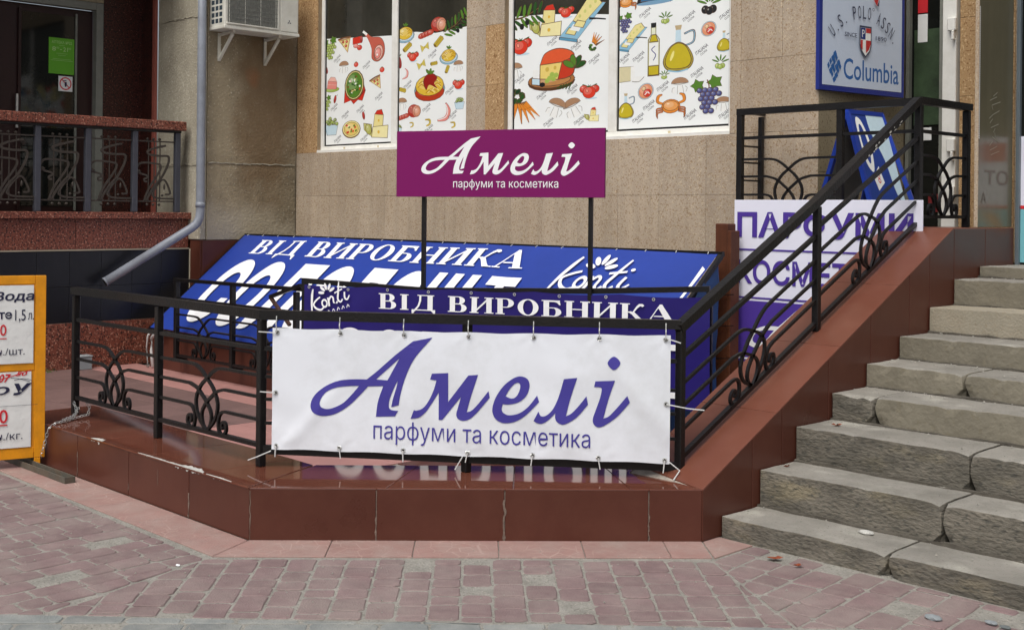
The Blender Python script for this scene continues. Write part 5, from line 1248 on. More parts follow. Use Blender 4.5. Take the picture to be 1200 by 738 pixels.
for i, ch_ in enumerate('U.S. POLO ASSN.'):
    if ch_ == ' ': continue
    t = (i - 7) / 7.0; a = t * .78; x = .50 + .52 * math.sin(a); y = .02 + .58 * math.cos(a) + .0
    w_, h_ = (.036, .095) if ch_ != '.' else (.012, .014)
    put_text(P, ch_, -w_ / 2, -h_ / 2 - (.04 if ch_ == '.' else 0), w_ / 2, h_ / 2 - (.04 if ch_ == '.' else 0), DK, warp=lambda p, q, a=a, x=x, y=y: (x + p * math.cos(a) + q * math.sin(a), y - p * math.sin(a) + q * math.cos(a)))
put_text(P, 'SINCE', .27, .405, .41, .437, DK, off=.012); put_text(P, '1890', .63, .405, .76, .437, DK, off=.012)
sh = [(.44, .50), (.58, .50), (.58, .36), (.56, .31), (.51, .265), (.46, .31), (.44, .36)]
P.add(sh, DK); sh2 = [(.51 + (p[0] - .51) * .86, .385 + (p[1] - .385) * .88) for p in sh]; P.add(sh2, WHT)
P.add([(.451, .40), (.508, .40), (.508, .485), (.451, .485)], C_(36, 56, 120)); P.add([(.512, .45), (.569, .45), (.569, .485), (.512, .485)], C_(190, 50, 50))
P.add([(.451, .34), (.475, .318), (.475, .395), (.451, .395)], C_(190, 50, 50)); P.add([(.512, .30), (.545, .325), (.569, .37), (.569, .395), (.512, .395)], C_(190, 50, 50)); put_text(P, 'P', .465, .415, .495, .47, WHT)
P.add([(.60, .70), (.64, .66), (.66, .72)], C_(190, 50, 50)); P.add([(.64, .66), (.66, .66), (.67, .72)], DK)
P.add([ell(.595, .63, .013, .013, 0, 12), ell(.595, .63, .009, .009, 0, 12)[::-1]], DK)
P.build('lettering', cs)

# folding board on the landing
af = thing('folding_board', 'blue framed folding pavement board standing open on the landing behind the railing', 'sign', (-4.45, 7.9, 1.255))
R0 = Vector((-4.49, 7.60, 2.31)); R1 = Vector((-4.46, 8.02, 2.31)); A0 = Vector((-4.18, 7.60, 1.26)); A1 = Vector((-4.10, 8.12, 1.26)); B0 = Vector((-4.84, 7.62, 1.26)); B1 = Vector((-4.755, 8.12, 1.26))
m_bf = mat('blue_painted_tube', S(32, 62, 160), .4, .1)
for nm, p, q in (('leg', R0, A0), ('leg', R1, A1), ('leg', R0, B0), ('leg', R1, B1), ('cross_bar', R0, R1), ('cross_bar', B0.lerp(R0, .3), B1.lerp(R1, .3)), ('cross_bar', A0.lerp(R0, .08), A1.lerp(R1, .08)), ('cross_bar', B0.lerp(R0, .3), A0.lerp(R0, .3))):
    bar(nm, [p, q], .03, .03, m_bf, af)
pu = (R1 - R0).normalized(); pv = (R0 - A0).normalized(); pn = pu.cross(pv)
hh = (R0 - A0).length; ww_ = (R1 - R0).length
prism('panel', [(0, 0), (ww_, 0), (ww_, hh), (0, hh)], A0 + pn * .006, pu, pv, .006, mat('deep_blue_print', S(30, 60, 140), .35, .1), af)
prism('back_panel', [(0, 0), (ww_, 0), (ww_, hh), (0, hh)], B0 + Vector((.01, 0, 0)), (R1 - R0), (R0 - B0), .006, mat('grey_board_back', S(128, 132, 126), .6, .2), af)
P = Print(A0 + pn * .006, pu, pv, .001, .0004); _k = ww_ / .64
P.add(smooth_loop([(.30, 1.11, 1), (.32, .95), (.45, .75), (.52, .5), (.64, .42, 1), (.64, 1.11, 1)]), LBL)
P.add([smooth_loop([(.08, .9), (.1, 1.05), (.2, 1.02), (.26, .85), (.2, .66), (.1, .72)]), smooth_loop([(.11, .9), (.13, 1.0), (.18, .98), (.22, .85), (.18, .72), (.13, .76)])[::-1]], WHT)
P.add([(.16, .62), (.3, .70), (.34, .58), (.2, .52)], WHT); put_text(P, '8', .23, .575, .28, .64, RED)
P.add(smooth_loop([(.1, .3), (.15, .45), (.25, .38), (.2, .22)]), C_(206, 206, 186)); P.add(smooth_loop([(.15, .25), (.3, .36), (.36, .2), (.25, .12)]), BRN); P.add(smooth_loop([(.42, .2), (.5, .3), (.56, .16), (.48, .1)]), WHT)
P.v = [(x_ * _k, y_, z_) for x_, y_, z_ in P.v]
P.build('print', af)

# ================================================================== CONCRETE WING (left) with balcony
b2 = thing('concrete_building', 'weathered concrete wing with red granite balcony, black tiled base and dark doorway', 'building', (-12.0, 5.5, 0))
box('wall', (-12.29, 6.53, 1.262), (-11.372, 6.60, 2.041), m_render_l, b2, .006); box('wall', (-12.29, 6.53, 2.045), (-11.372, 6.60, 3.591), m_render_l, b2, .006); box('wall', (-12.29, 6.53, 3.595), (-11.372, 6.60, ZTOP), m_render_l, b2, .006)
def rough_wall(x, ya, yb, za, zb, m, name='wall'):
    NY_, NZ_ = max(2, int((yb - ya) / .08)), max(2, int((zb - za) / .08)); v = []; f = []
    for j in range(NZ_ + 1):
        for i in range(NY_ + 1):
            p = Vector((x, ya + (yb - ya) * i / NY_, za + (zb - za) * j / NZ_)); e = noise.noise(p * 3) * .006 + noise.noise(p * 11) * .003
            if i in (0, NY_) or j in (0, NZ_): e -= .004
            v.append((x + e, p.y, p.z))
    for j in range(NZ_):
        for i in range(NY_): a = j * (NY_ + 1) + i; f.append((a, a + 1, a + NY_ + 2, a + NY_ + 1))
    n = len(v); # back edge ring so that the slab has thickness
    v += [(x - .15, ya, za), (x - .15, yb, za), (x - .15, yb, zb), (x - .15, ya, zb)]
    c = [0, NY_, (NY_ + 1) * (NZ_ + 1) - 1, (NY_ + 1) * NZ_]
    row = lambda idx: idx
    f += [tuple([n, n + 1] + list(range(NY_, -1, -1))), tuple([n + 3] + [NZ_ * (NY_ + 1) + i for i in range(NY_ + 1)] + [n + 2])]
    f += [tuple([n + 3, n] + [j * (NY_ + 1) for j in range(NZ_ + 1)]), tuple([n + 1, n + 2] + [j * (NY_ + 1) + NY_ for j in range(NZ_, -1, -1)])]
    return from_world(name, v, f, m, b2)
def stained():
    m = m_ac = m_render.copy(); m.name = 'stained_concrete'; nt = m.node_tree; N = nt.nodes; L = nt.links; b = N['Principled BSDF']; src = b.inputs['Base Color'].links[0].from_socket
    g = N.new('ShaderNodeNewGeometry'); ns = N.new('ShaderNodeTexNoise'); ns.inputs['Scale'].default_value = 3.5; ns.inputs['Detail'].default_value = 7; L.new(g.outputs['Position'], ns.inputs['Vector'])
    def blob(cx, cz, rx, rz, rgb, amt, src):
        mp = N.new('ShaderNodeMapping'); mp.inputs['Location'].default_value = (0, -cx / rx, -cz / rz); mp.inputs['Scale'].default_value = (0, 1 / rx, 1 / rz); L.new(g.outputs['Position'], mp.inputs['Vector'])
        ln = N.new('ShaderNodeVectorMath'); ln.operation = 'LENGTH'; L.new(mp.outputs[0], ln.inputs[0])
        ad = N.new('ShaderNodeMath'); ad.operation = 'MULTIPLY_ADD'; ad.inputs[1].default_value = 1.6; L.new(ns.outputs[0], ad.inputs[0]); L.new(ln.outputs['Value'], ad.inputs[2])
        mr = N.new('ShaderNodeMapRange'); mr.inputs[1].default_value = 1.9; mr.inputs[2].default_value = 1.3; mr.inputs[3].default_value = 0; mr.inputs[4].default_value = amt; L.new(ad.outputs[0], mr.inputs[0])
        mx = N.new('ShaderNodeMix'); mx.data_type = 'RGBA'; L.new(mr.outputs[0], mx.inputs[0]); L.new(src, mx.inputs[6]); mx.inputs[7].default_value = (*rgb, 1); return mx.outputs[2]
    s = blob(7.3, 2.7, .42, 1.3, S(112, 90, 64), .75, src); s = blob(6.9, 1.35, .9, .32, S(176, 168, 148), .7, s); s = blob(7.15, 2.98, .10, .12, S(150, 94, 56), .4, s); s = blob(6.75, 2.4, .16, .9, S(164, 152, 126), .5, s)
    L.new(s, b.inputs['Base Color']); return m
m_render_s = stained()
rough_wall(-11.355, 6.605, 7.70, 1.262, 2.064, m_render_s); rough_wall(-11.355, 6.605, 7.70, 2.068, 3.91, m_render_s); rough_wall(-11.355, 6.605, 7.70, 3.915, ZTOP, m_render)
core(-12.3, 6.60, 0, -11.51, 8.05, ZTOP, m_core, 'wall_core', b2)
core(-11.5, 6.61, 0, -11.375, 7.69, 1.255, m_grout, 'wall_core', b2)
for a, b in ((6.555, 7.1), (7.1, 7.69)): panel(a, b, .62, 1.255, m_tile, -11.36, 'y', 1, b2, 'tile'); panel(a, b, .0, .62, m_tile, -11.36, 'y', 1, b2, 'tile')
panel(-11.59, -11.375, .0, 1.255, m_tile, 6.54, 'x', -1, b2, 'tile')
for (pts_, ) in (([(-11.352, 6.61 + .109 * k, 2.066) for k in range(11)],), ([(-12.28 + .09 * k, 6.528, 2.043) for k in range(11)],), ([(-12.28 + .09 * k, 6.528, 3.593) for k in range(11)],)):
    bm = bmesh.new(); fine = []
    for a, b in zip(pts_, pts_[1:]):
        for k in range(5): fine.append(Vector(a).lerp(Vector(b), k / 5))
    sweep(bm, fine, .010, .012, up=Vector((0, 0, 1)))
    for v in bm.verts: e = noise.noise_vector(v.co * 22); v.co += Vector((0, 0, e.z * .014)) + Vector((e.x, e.y, 0)) * .003
    from_bm('mortar_joint', bm, m_render_l, b2)
XL = -11.60
core(-12.2, 2.4, 0, XL - .02, 6.53, 1.17, m_grout, 'wall_core', b2)
random.seed(4)
ysj = [2.6, 2.93, 3.26, 3.59, 3.92, 4.24, 4.567, 4.916, 5.24, 5.57, 5.898, 6.22, 6.535]
for a, b in zip(ysj, ysj[1:]):
    panel(a, b, .462, .81, m_black_tile, XL, 'y', 1, b2, 'wall_tile'); panel(a, b, .81, 1.158, m_black_tile, XL, 'y', 1, b2, 'wall_tile')
for a, b in zip(ysj[::2], ysj[2::2]): panel(a, b, .0, .455, m_granite, XL + .01, 'y', 1, b2, 'granite_slab', .002)
box('metal_trim', (XL + .002, 6.537, .3), (XL + .022, 6.552, 1.165), mat('pale_trim', S(168, 160, 140), .5), b2, .002)
box('metal_trim', (XL - .002, 2.6, 1.160), (XL + .006, 6.535, 1.172), mat('pale_trim', S(168, 160, 140), .5), b2, 0)
for a, b in ((2.6, 4.0), (4.0, 5.3), (5.3, 6.53)): box('granite_slab', (XL - .12, a + .002, 1.174), (XL, b - .002, 1.472), m_granite, b2, .002)
for a, b in ((2.6, 4.5), (4.5, 6.0), (6.0, 6.56)): box('granite_ledge', (XL - .16, a + .002, 1.474), (XL + .055, b - .002, 1.542), m_granite, b2, .005)
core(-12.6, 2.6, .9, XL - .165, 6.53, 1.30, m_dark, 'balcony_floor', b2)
bal = thing('balcony_balustrade', 'granite capped balustrade with grey posts and curling plant shaped ironwork', 'balustrade', (XL, 5, 1.543))
for a, b in ((2.6, 3.7), (3.7, 4.87), (4.87, 5.66), (5.66, 6.08), (6.08, 6.47)): box('granite_cap', (XL - .08, a + .001, 2.392), (XL + .055, b - .001, 2.488), m_granite, bal, .008)
box('top_plate', (XL - .03, 2.6, 2.366), (XL + .03, 6.42, 2.388), m_iron, bal, .002)
pys = [2.93, 3.42, 3.92, 4.415, 4.911, 5.414, 5.911, 6.388]
for y in pys: box('post', (XL - .028, y - .028, 1.544), (XL + .028, y + .028, 2.365), m_iron_grey, bal, .004)
for a, b in zip(pys, pys[1:]):
    for z in (1.655, 2.27): bar('rail_bar', [(XL, a, z), (XL, b, z)], .012, .014, m_orn, bal)
    W_ = b - a; k = W_ / .50
    def Q(px, py): return (XL, a + (px - 330) / 370.0 * W_, 1.655 + (640 - py) / 545.0 * .615)
    for pts, w in (([(600, 130), (555, 140), (480, 165), (440, 190), (460, 215), (540, 225), (615, 225), (628, 260), (610, 330), (560, 430), (490, 520), (430, 638)], .022),
                   ([(440, 460), (420, 460), (415, 440), (440, 425), (430, 405), (375, 385), (350, 350), (375, 300), (430, 290), (530, 300), (558, 320), (540, 380), (480, 480), (440, 560), (415, 638)], .019),
                   ([(680, 615), (540, 612), (490, 590), (490, 560), (530, 490), (570, 445), (600, 455), (630, 520), (640, 570), (600, 575)], .018)):
        sp = [Q(*p) for p in smooth_loop(pts, False, 6)]
        bar('curling_stem', sp, .012, w, m_orn, bal, side=(1, 0, 0))
    for px in (450, 500, 550): bar('thin_bar', [Q(px, 100), Q(px, 640)], .008, .010, m_orn, bal, side=(1, 0, 0))
    for (px, py, rx, rz_) in ((368, 375, .030, .024), (565, 140, .022, .014), (590, 505, .012, .036), (572, 585, .016, .016)):
        c_ = Vector(Q(px, py)); bm = bmesh.new(); bmesh.ops.create_icosphere(bm, subdivisions=1, radius=1)
        for v in bm.verts: v.co = Vector((v.co.x * .012, v.co.y * rx, v.co.z * rz_)) + c_
        from_bm('leaf_bud', bm, m_orn, bal, True)
    for px in (440, 492, 545):
        for py in (75, 670):
            c_ = Vector(Q(px, py)); bm = bmesh.new(); bmesh.ops.create_icosphere(bm, subdivisions=1, radius=.017)
            for v in bm.verts: v.co += c_
            from_bm('iron_ball', bm, m_orn, bal, True)
# recess behind the balcony
XB = -12.6
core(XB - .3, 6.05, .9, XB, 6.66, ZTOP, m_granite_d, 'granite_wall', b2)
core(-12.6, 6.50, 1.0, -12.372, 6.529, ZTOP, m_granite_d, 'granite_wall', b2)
box('granite_trim', (-12.37, 6.50, 1.3), (-12.30, 6.528, ZTOP), mat('pink_granite_trim', S(150, 84, 72), .5, .15), b2, .002)
core(XB - .3, 2.6, 3.79, XB, 6.049, ZTOP, m_render, 'lintel', b2)
core(XB - .3, 2.3, .9, XL, 2.6, ZTOP, m_render, 'wall', b2)
core(XB - .3, 2.3, 4.45, XL - .02, 6.53, ZTOP, m_render, 'ceiling', b2)
dk = box('door', (XB - .12, 3.2, 1.3), (XB - .08, 5.96, 3.70), m_door, b2, 0)
box('door_frame', (XB - .08, 5.965, 1.3), (XB + .01, 6.045, 3.785), m_frame_grey, dk, .004); box('door_frame', (XB - .08, 3.2, 3.705), (XB + .01, 5.964, 3.785), m_frame_grey, dk, .004)
for a, b in ((4.0, 4.93), (5.18, 5.76)):
    box('glass', (XB - .08, a, 1.6), (XB - .07, b, 3.62), m_glass_dark, dk, 0)
    box('glazing_bar', (XB - .075, a - .03, 1.55), (XB - .05, a, 3.65), m_door, dk, .002); box('glazing_bar', (XB - .075, b, 1.55), (XB - .05, b + .02, 3.65), m_frame_grey, dk, .002)
bar('door_handle', [(XB - .03, 5.13, 2.4), (XB - .03, 5.13, 2.75)], .02, .02, m_chain, dk, (1, 0, 0))
gs = thing('notice', 'green opening hours notice stuck on the dark glass door', 'notice', (XB - .06, 5.6, 3.0))
N1 = box('sheet', (XB - .069, 5.475, 2.995), (XB - .064, 5.752, 3.375), mat('green_notice', S(96, 168, 40), .5, .05), gs, 0)
P = Print((XB - .064, 5.475, 2.995), (0, 1, 0), (0, 0, 1), .001, .0003); lg = mat('pale_green_print', S(168, 206, 130), .5)
put_text(P, 'АПТЕКА №22', .03, .32, .25, .35, lg, off=.01); put_text(P, '8', .035, .24, .075, .285, lg, off=.01); put_text(P, '00', .08, .265, .11, .285, lg); put_text(P, '-', .12, .255, .14, .262, lg, off=.01); put_text(P, '21', .155, .24, .205, .285, lg, off=.01); put_text(P, '00', .21, .265, .24, .285, lg)
for z, w in ((.30, .06), (.215, .12), (.195, .08), (.155, .2), (.14, .24)): P.add([(.14 - w / 2, z), (.14 + w / 2, z), (.14 + w / 2, z + .003), (.14 - w / 2, z + .003)], lg)
P.build('lettering', gs)
ns_ = thing('notice', 'small white no smoking notice with red ring on the dark glass door', 'notice', (XB - .06, 5.65, 2.82))
box('sheet', (XB - .069, 5.583, 2.815), (XB - .064, 5.735, 2.975), m_paper, ns_, 0)
P = Print((XB - .064, 5.583, 2.815), (0, 1, 0), (0, 0, 1), .001, .0003)
P.add([ell(.076, .082, .066, .068, 0, 24), ell(.076, .082, .054, .056, 0, 24)[::-1]], m_red); P.add(ribbon([(.036, .125), (.116, .04)], .010, smooth=False), m_red); P.add(smooth_loop([(.07, .05), (.066, .09), (.085, .1), (.09, .07), (.08, .05)]), m_ink); P.add(ribbon([(.05, .11), (.085, .115)], .008), m_ink)
P.build('emblem', ns_)

# ================================================================== AC UNIT AND DOWNPIPE
ac = thing('air_conditioner', 'white outdoor air conditioner unit on wall brackets above the concrete wall', 'air conditioner', (-11.15, 7.0, 3.42))
ax0, ax1, ay0, ay1, az0, az1 = -11.30, -11.0, 6.575, 7.478, 3.438, 4.06
box('casing', (ax0, ay0, az0), (ax1, ay1, az1), m_plastic, ac, .012)
box('base_flange', (ax0 + .005, ay0 - .004, az0 - .012), (ax1 + .008, ay1 + .004, az0 + .02), m_plastic, ac, .004)
box('coil_recess', (ax1 + .0005, ay0 + .035, az0 + .05), (ax1 + .002, ay0 + .63, az1 - .04), m_coil, ac, 0)
for k in range(22): y = ay0 + .05 + k * .0265; box('grille_bar', (ax1 + .006, y, az0 + .05), (ax1 + .010, y + .004, az1 - .04), m_plastic if k % 7 == 0 else m_coil, ac, 0)
for k in range(12): z = az0 + .06 + k * .045; box('grille_bar', (ax1 + .010, ay0 + .035, z), (ax1 + .013, ay0 + .63, z + .004), m_coil, ac, 0)
box('grille_frame', (ax1 + .001, ay0 + .02, az0 + .035), (ax1 + .014, ay0 + .645, az0 + .05), m_plastic, ac, .002); box('grille_frame', (ax1 + .001, ay0 + .631, az0 + .05), (ax1 + .014, ay0 + .645, az1 - .03), m_plastic, ac, .002)
box('service_panel', (ax1 + .001, ay0 + .675, az0 + .03), (ax1 + .008, ay1 - .02, az1 - .02), m_plastic, ac, .004)
P = Print((ax1 + .008, ay0 + .675, az0), (0, 1, 0), (0, 0, 1), .0008, .0002)
for a in (PI / 2, PI / 2 + 2.094, PI / 2 + 4.189):
    cx_, cy_ = .10 + .014 * math.cos(a), .13 + .014 * math.sin(a); P.add([(cx_ + .013 * math.cos(a), cy_ + .013 * math.sin(a)), (cx_ - .007 * math.sin(a), cy_ + .007 * math.cos(a)), (cx_ - .013 * math.cos(a), cy_ - .013 * math.sin(a)), (cx_ + .007 * math.sin(a), cy_ - .007 * math.cos(a))], m_ink)
P.build('emblem', ac)
m_void = mat('dark_slot', S(50, 62, 70), .8, .2)
for i in range(3):
    for j in range(9):
        box('side_slot', (ax0 + .05 + i * .075, ay0 - .0015, az0 + .05 + j * .065), (ax0 + .105 + i * .075, ay0 - .0005, az0 + .095 + j * .065), m_void, ac, 0)
for y in (6.72, 7.28):
    bar('bracket', [(-11.345, y, 3.40), (-11.05, y, 3.415)], .03, .025, m_plastic, ac, (0, 1, 0)); bar('bracket', [(-11.335, y, 3.15), (-11.08, y, 3.39)], .028, .022, m_plastic, ac, (0, 1, 0)); bar('bracket', [(-11.342, y, 3.13), (-11.342, y, 3.42)], .03, .012, m_plastic, ac, (0, 1, 0))
dp = thing('downpipe', 'grey painted downpipe with a long slanting outlet across the black tiled wall', 'pipe', (-11.27, 6.48, 1.4))
bm = bmesh.new()
ppts = [(-11.27, 6.475, ZTOP), (-11.27, 6.475, 2.75), (-11.27, 6.475, 1.56), (-11.272, 6.468, 1.49), (-11.28, 6.44, 1.43), (-11.295, 6.39, 1.385), (-11.45, 5.545, .858)]
sweep(bm, ppts, .088, round_n=16, up=Vector((1, 0, 0)))
bmesh.ops.recalc_face_normals(bm, faces=list(bm.faces)); from_bm('pipe', bm, m_zinc, dp, True)
for z in (1.60,): bm = bmesh.new(); sweep(bm, [(-11.27, 6.475, z), (-11.27, 6.475, z + .05)], .098, round_n=16, up=Vector((1, 0, 0))); from_bm('collar', bm, m_zinc, dp, True)
bm = bmesh.new(); e = Vector(ppts[-1]); d_ = (Vector(ppts[-1]) - Vector(ppts[-2])).normalized(); sweep(bm, [e - d_ * .002, e + d_ * .012], .094, round_n=16, up=Vector((1, 0, 0))); from_bm('outlet_rim', bm, m_zinc, dp, True)
bm = bmesh.new(); sweep(bm, [e + d_ * .010, e + d_ * .0135], .078, round_n=16, up=Vector((1, 0, 0))); from_bm('outlet_opening', bm, m_dark, dp, True)
bar('wall_clip', [(-11.27, 6.49, 2.6), (-11.36, 6.54, 2.6)], .02, .02, m_zinc, dp)

# ================================================================== ORANGE PRICE BOARD AND CHAIN
ob = thing('price_board', 'orange framed price board with white paper price sheets chained to the plinth', 'sign', (-7.5, 2.8, 0))
oU = Vector((.279, .96, 0)).normalized(); oR = Vector((-7.38, 3.19, 0)); OWd = .85; oO = oR - oU * OWd
def ob_slab(nm, s0, s1, z0, z1, th, m, off=0): return slab_on(nm, oO + oU * s0 + (oU.cross(Vector((0, 0, 1)))) * off, oU, s1 - s0, z0, z1, th, m, ob)
ob_slab('board', .0, OWd - .03, .09, 1.16, .014, mat('orange_panel', S(222, 146, 24), .5, .1, 5, .1, dirt=(S(140, 96, 40), 8, .3)), -.004)
ob_slab('frame', OWd - .062, OWd, .06, 1.172, .03, m_orange); ob_slab('frame', 0, .06, .06, 1.172, .03, m_orange)
ob_slab('frame', .062, OWd - .064, 1.12, 1.172, .03, m_orange); ob_slab('frame', .062, OWd - .064, .06, .125, .03, m_orange); ob_slab('frame', .062, OWd - .064, .595, .64, .024, m_orange)
ob_slab('leg', OWd - .06, OWd - .025, -.0, .058, .03, m_orange); ob_slab('leg', .02, .06, .0, .058, .03, m_orange)
ob_slab('paper', .07, OWd - .072, .640, 1.115, .002, m_paper, .006); ob_slab('paper', .07, OWd - .082, .13, .590, .002, m_paper, .006)
oN = oU.cross(Vector((0, 0, 1)))
P = Print(oR + oN * .0075, oU, (0, 0, 1), .0008, .0003)
# x is measured from the right edge of the board (negative to the left)
put_text(P, 'Вода', -.300, 1.012, -.068, 1.078, m_ink, off=.02, shear=.15)
put_text(P, 'те', -.272, .912, -.195, .955, m_ink, off=.02); put_text(P, '1,5', -.178, .890, -.118, .967, m_ink, off=.0); put_text(P, 'л.', -.105, .905, -.072, .946, m_ink, off=.0)
put_text(P, '0', -.262, .812, -.226, .880, m_red, off=.01); P.add([(-.34, .792), (-.225, .792), (-.225, .798), (-.34, .798)], m_red)
put_text(P, 'грн./шт.', -.345, .683, -.122, .735, m_ink)
P.build('lettering', ob)
P = Print(oR + oN * .0075, oU, (0, 0, 1), .0008, .0003)
put_text(P, '07', -.268, .530, -.196, .580, m_red, off=.02, shear=.3); put_text(P, '50', -.172, .565, -.105, .590, m_red, off=.02, shear=.3); P.add(ribbon([(-.28, .545), (-.19, .566), (-.085, .598)], .005), m_red)
P.add(ribbon([(-.20, .556), (-.14, .545), (-.09, .528)], .003), m_ink); P.add(ribbon([(-.18, .540), (-.13, .548), (-.08, .536)], .003), m_ink)
put_text(P, 'О', -.300, .455, -.205, .505, m_ink, off=.03, shear=.2); put_text(P, 'У', -.185, .450, -.078, .520, m_ink, off=.04, shear=.2)
P.add([(-.70, .382), (-.045, .386), (-.045, .388), (-.70, .384)], m_ink)
put_text(P, '0', -.262, .284, -.214, .366, m_red, off=.01); P.add([(-.34, .268), (-.216, .268), (-.216, .276), (-.34, .276)], m_red)
put_text(P, 'грн./кг.', -.345, .170, -.130, .225, m_ink)
P.build('lettering', ob)
# rusty base rail of the board lying on the ground
br = thing('steel_rail', 'short rusty steel channel lying on the ground at the foot of the orange price board', 'rail', (-7.1, 3.1, 0))
m_rust = mat('dull_steel', S(86, 84, 76), .7, .3, 15, .3, dirt=(S(110, 84, 60), 8, .5))
box('channel', (-7.75, 3.075, .004), (-6.83, 3.125, .012), m_rust, br, 0); box('channel', (-7.75, 3.068, .004), (-6.83, 3.074, .040), m_rust, br, .001); box('channel', (-7.75, 3.126, .004), (-6.83, 3.132, .040), m_rust, br, .001)
box('end_plate', (-6.829, 3.068, .004), (-6.824, 3.132, .040), m_rust, br, .001)
# galvanised chain: each link a part
ch = thing('chain', 'thin galvanised chain tying the orange price board to the first railing post', 'chain', (-7.3, 3.2, .05))
def chain(pts, pitch=.024, L=.034, W=.017, t=.0042):
    pts = [Vector(p) for p in pts]; seg = [(b - a).length for a, b in zip(pts, pts[1:])]; tot = sum(seg); d = 0; i = 0; k = 0
    while d < tot:
        dd = d; i = 0
        while dd > seg[i] and i < len(seg) - 1: dd -= seg[i]; i += 1
        t_ = (pts[i + 1] - pts[i]).normalized(); c = pts[i] + t_ * dd
        a = t_.cross(Vector((.3, .5, 1))).normalized(); b_ = t_.cross(a).normalized()
        if k % 2: a = b_
        ring = []
        for q in range(8):
            an = 2 * PI * q / 8; ring.append(c + t_ * (L / 2 - .003) * math.cos(an) + a * (W / 2) * math.sin(an))
        bm = bmesh.new(); sweep(bm, ring + [ring[0]], t, side=None, round_n=4); from_bm('chain_link', bm, m_chain, ch)
        d += pitch; k += 1
zc = ZP + .012
chain([(-7.395, 3.17, .06), (-7.33, 3.165, .14), (-7.32, 3.185, .24), (-7.34, 3.24, zc), (-7.38, 3.34, zc), (-7.52, 3.46, ZP + .03), (-7.60, 3.47, ZP + .09)])
chain([(-7.42, 3.38, zc), (-7.45, 3.50, zc + .01), (-7.50, 3.53, ZP + .06), (-7.56, 3.525, ZP + .10)])
chain([(-7.36, 3.30, zc + .012), (-7.44, 3.40, zc + .015), (-7.54, 3.48, ZP + .06)])
# pale pipe stub, box and weeds by the granite wall
pp = thing('plastic_pipe', 'pale flexible pipe rising from the ground by the left end of the tiled parapet', 'pipe', (-11.4, 5.85, 0))
bm = bmesh.new(); sweep(bm, smooth3 if False else [(-11.15, 5.90, .02), (-11.18, 5.90, .18), (-11.18, 5.90, .30), (-11.10, 5.90, .355), (-10.95, 5.90, .36)], .035, round_n=10); from_bm('pipe', bm, m_cable, pp, True)
bm = bmesh.new(); sweep(bm, [(-11.22, 5.88, .01), (-11.24, 5.88, .20), (-11.22, 5.88, .32), (-11.14, 5.88, .38)], .02, round_n=8); from_bm('pipe', bm, m_cable, pp, True)
jb = thing('small_box', 'small pale grey box on the ground against the red granite wall', 'box', (-11.5, 5.35, 0)); box('casing', (-11.58, 5.27, .003), (-11.46, 5.42, .125), mat('pale_grey_box', S(140, 146, 148), .6), jb, .006); box('lid', (-11.585, 5.265, .126), (-11.455, 5.425, .14), mat('pale_grey_box', S(140, 146, 148), .6), jb, .003)
# weeds (individual blades joined: nobody could count them)
random.seed(31); bm = bmesh.new()
for (cx, cy, n_, hh_) in ((-11.52, 4.6, 60, .09), (-11.5, 4.15, 30, .06), (-7.55, 3.17, 40, .05), (-11.5, 5.0, 16, .05)):
    for k in range(n_):
        a = random.uniform(0, 6.3); r = random.uniform(0, .09); x, y = cx + r * math.cos(a) * .5, cy + r * math.sin(a); h = random.uniform(.4, 1) * hh_; lx, ly = random.uniform(-.03, .03), random.uniform(-.03, .03)
        w = .004; v1 = bm.verts.new((x - w, y, 0)); v2 = bm.verts.new((x + w, y + w, 0)); v3 = bm.verts.new((x + lx, y + ly, h)); bm.faces.new((v1, v2, v3))
wd_ = from_bm('weeds', bm, m_weed, None); wd_['kind'] = 'stuff'; wd_['label'] = 'small green weeds growing along the foot of the granite wall'; 
# loose grit, crumbs of stone (uncountable) and a few countable scraps
bm = bmesh.new(); random.seed(77)
for k in range(900):
    x = random.uniform(-7.5, -1.8); y = random.uniform(2.2, 4.93)
    if (x + 4.83) * 1.0 - (y - 1.915) / .984 > .5: continue
    if y > 3.15 and x < -5.1: continue
    if x > -5.1 and x < -3.6 and y > 3.16 + (x + 5.1) * 1.088: continue
    if x < -3.4 and x > -3.62 and y > 4.8: continue
    s = random.choice((.002, .003, .003, .005, .007)); z = .001
    v = [bm.verts.new((x + s * random.uniform(.6, 1.2) * math.cos(a), y + s * random.uniform(.6, 1.2) * math.sin(a), z)) for a in (0, 2.1, 4.2)]; t = bm.verts.new((x, y, z + s * .9))
    for i in range(3): bm.faces.new((v[i], v[(i + 1) % 3], t))
for i in range(9):
    for k in range(70):
        x = XR1 + .03 + random.random() ** 1.6 * 3.0; y = SY[i] + .33 - random.random() ** 3 * .28; z = SZ[i] + .002; s = random.choice((.002, .003, .005, .008)) * (1.3 if i in (3, 4) else 1)
        v = [bm.verts.new((x + s * math.cos(a), y + s * math.sin(a), z)) for a in (0, 2.1, 4.2)]; t = bm.verts.new((x, y, z + s * .8))
        for q in range(3): bm.faces.new((v[q], v[(q + 1) % 3], t))
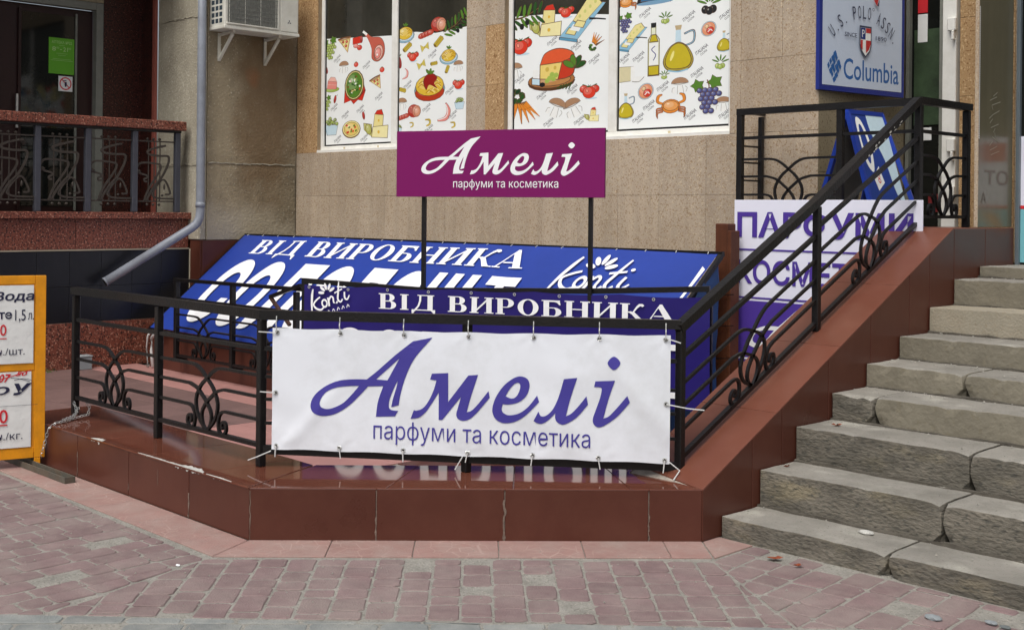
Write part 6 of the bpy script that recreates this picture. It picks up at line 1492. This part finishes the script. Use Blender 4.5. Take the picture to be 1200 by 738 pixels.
gr = from_bm('grit', bm, m_mortar, None); gr['kind'] = 'stuff'; gr['label'] = 'loose grit scattered over the paving and the steps'
def leaf(x, y, z, s, lab, a):
    pts = [(math.cos(q) * s * (1 if k % 2 else .55), math.sin(q) * s * .7 * (1 if k % 2 else .6)) for k, q in enumerate([i * PI / 6 for i in range(12)])]
    c, s_ = math.cos(a), math.sin(a)
    v = [(x + p[0] * c - p[1] * s_, y + p[0] * s_ + p[1] * c, z + .004 + random.uniform(0, .012)) for p in pts] + [(x, y, z + .003)]
    o = from_world('fallen_leaf', v, [(i, (i + 1) % 12, 12) for i in range(12)], m_leaf, None); tag(o, lab, 'leaf', 'fallen leaves')
leaf(-3.20, 4.82, .002, .045, 'large brown fallen leaf near the lower left corner of the steps', .4); leaf(-3.06, 4.80, .002, .03, 'second brown fallen leaf just right of the larger one below the first step', 1.4)
leaf(-3.47, 5.80, .468, .03, 'brown fallen leaf lying on the third step', .2); leaf(-3.55, 5.45, .285, .02, 'small brown fallen leaf lying on the second step', .8)
def peb(x, y, z, s, lab, m=m_pebble):
    bm = bmesh.new(); bmesh.ops.create_icosphere(bm, subdivisions=2, radius=1)
    for v in bm.verts: v.co = Vector((v.co.x * s, v.co.y * s * .7, v.co.z * s * .35)) * (1 + .35 * noise.noise(v.co * 1.5 + Vector((x, y, 0)))) + Vector((x, y, z + s * .25))
    o = from_bm('pebble', bm, m, None); tag(o, lab, 'pebble', 'loose pebbles')
peb(-2.30, 4.58, 0, .035, 'pale grey flat stone chip on the paving near the right edge'); peb(-2.12, 4.70, 0, .025, 'small bright stone chip just right of the larger flat chip'); peb(-2.06, 4.69, 0, .022, 'dark stone chip touching the bright one', mat('dark_pebble', S(98, 104, 104), .8, .2))
peb(-2.95, 5.20, .10, .035, 'flat pale stone lying at the back of the first step', m_cement); peb(-4.95, 2.75, 0, .012, 'tiny white stone on the pink paving below the chamfered plinth corner', m_white_ink)
# remaining clean-up
for o in bpy.data.objects:
    if '_b' in o: del o['_b']
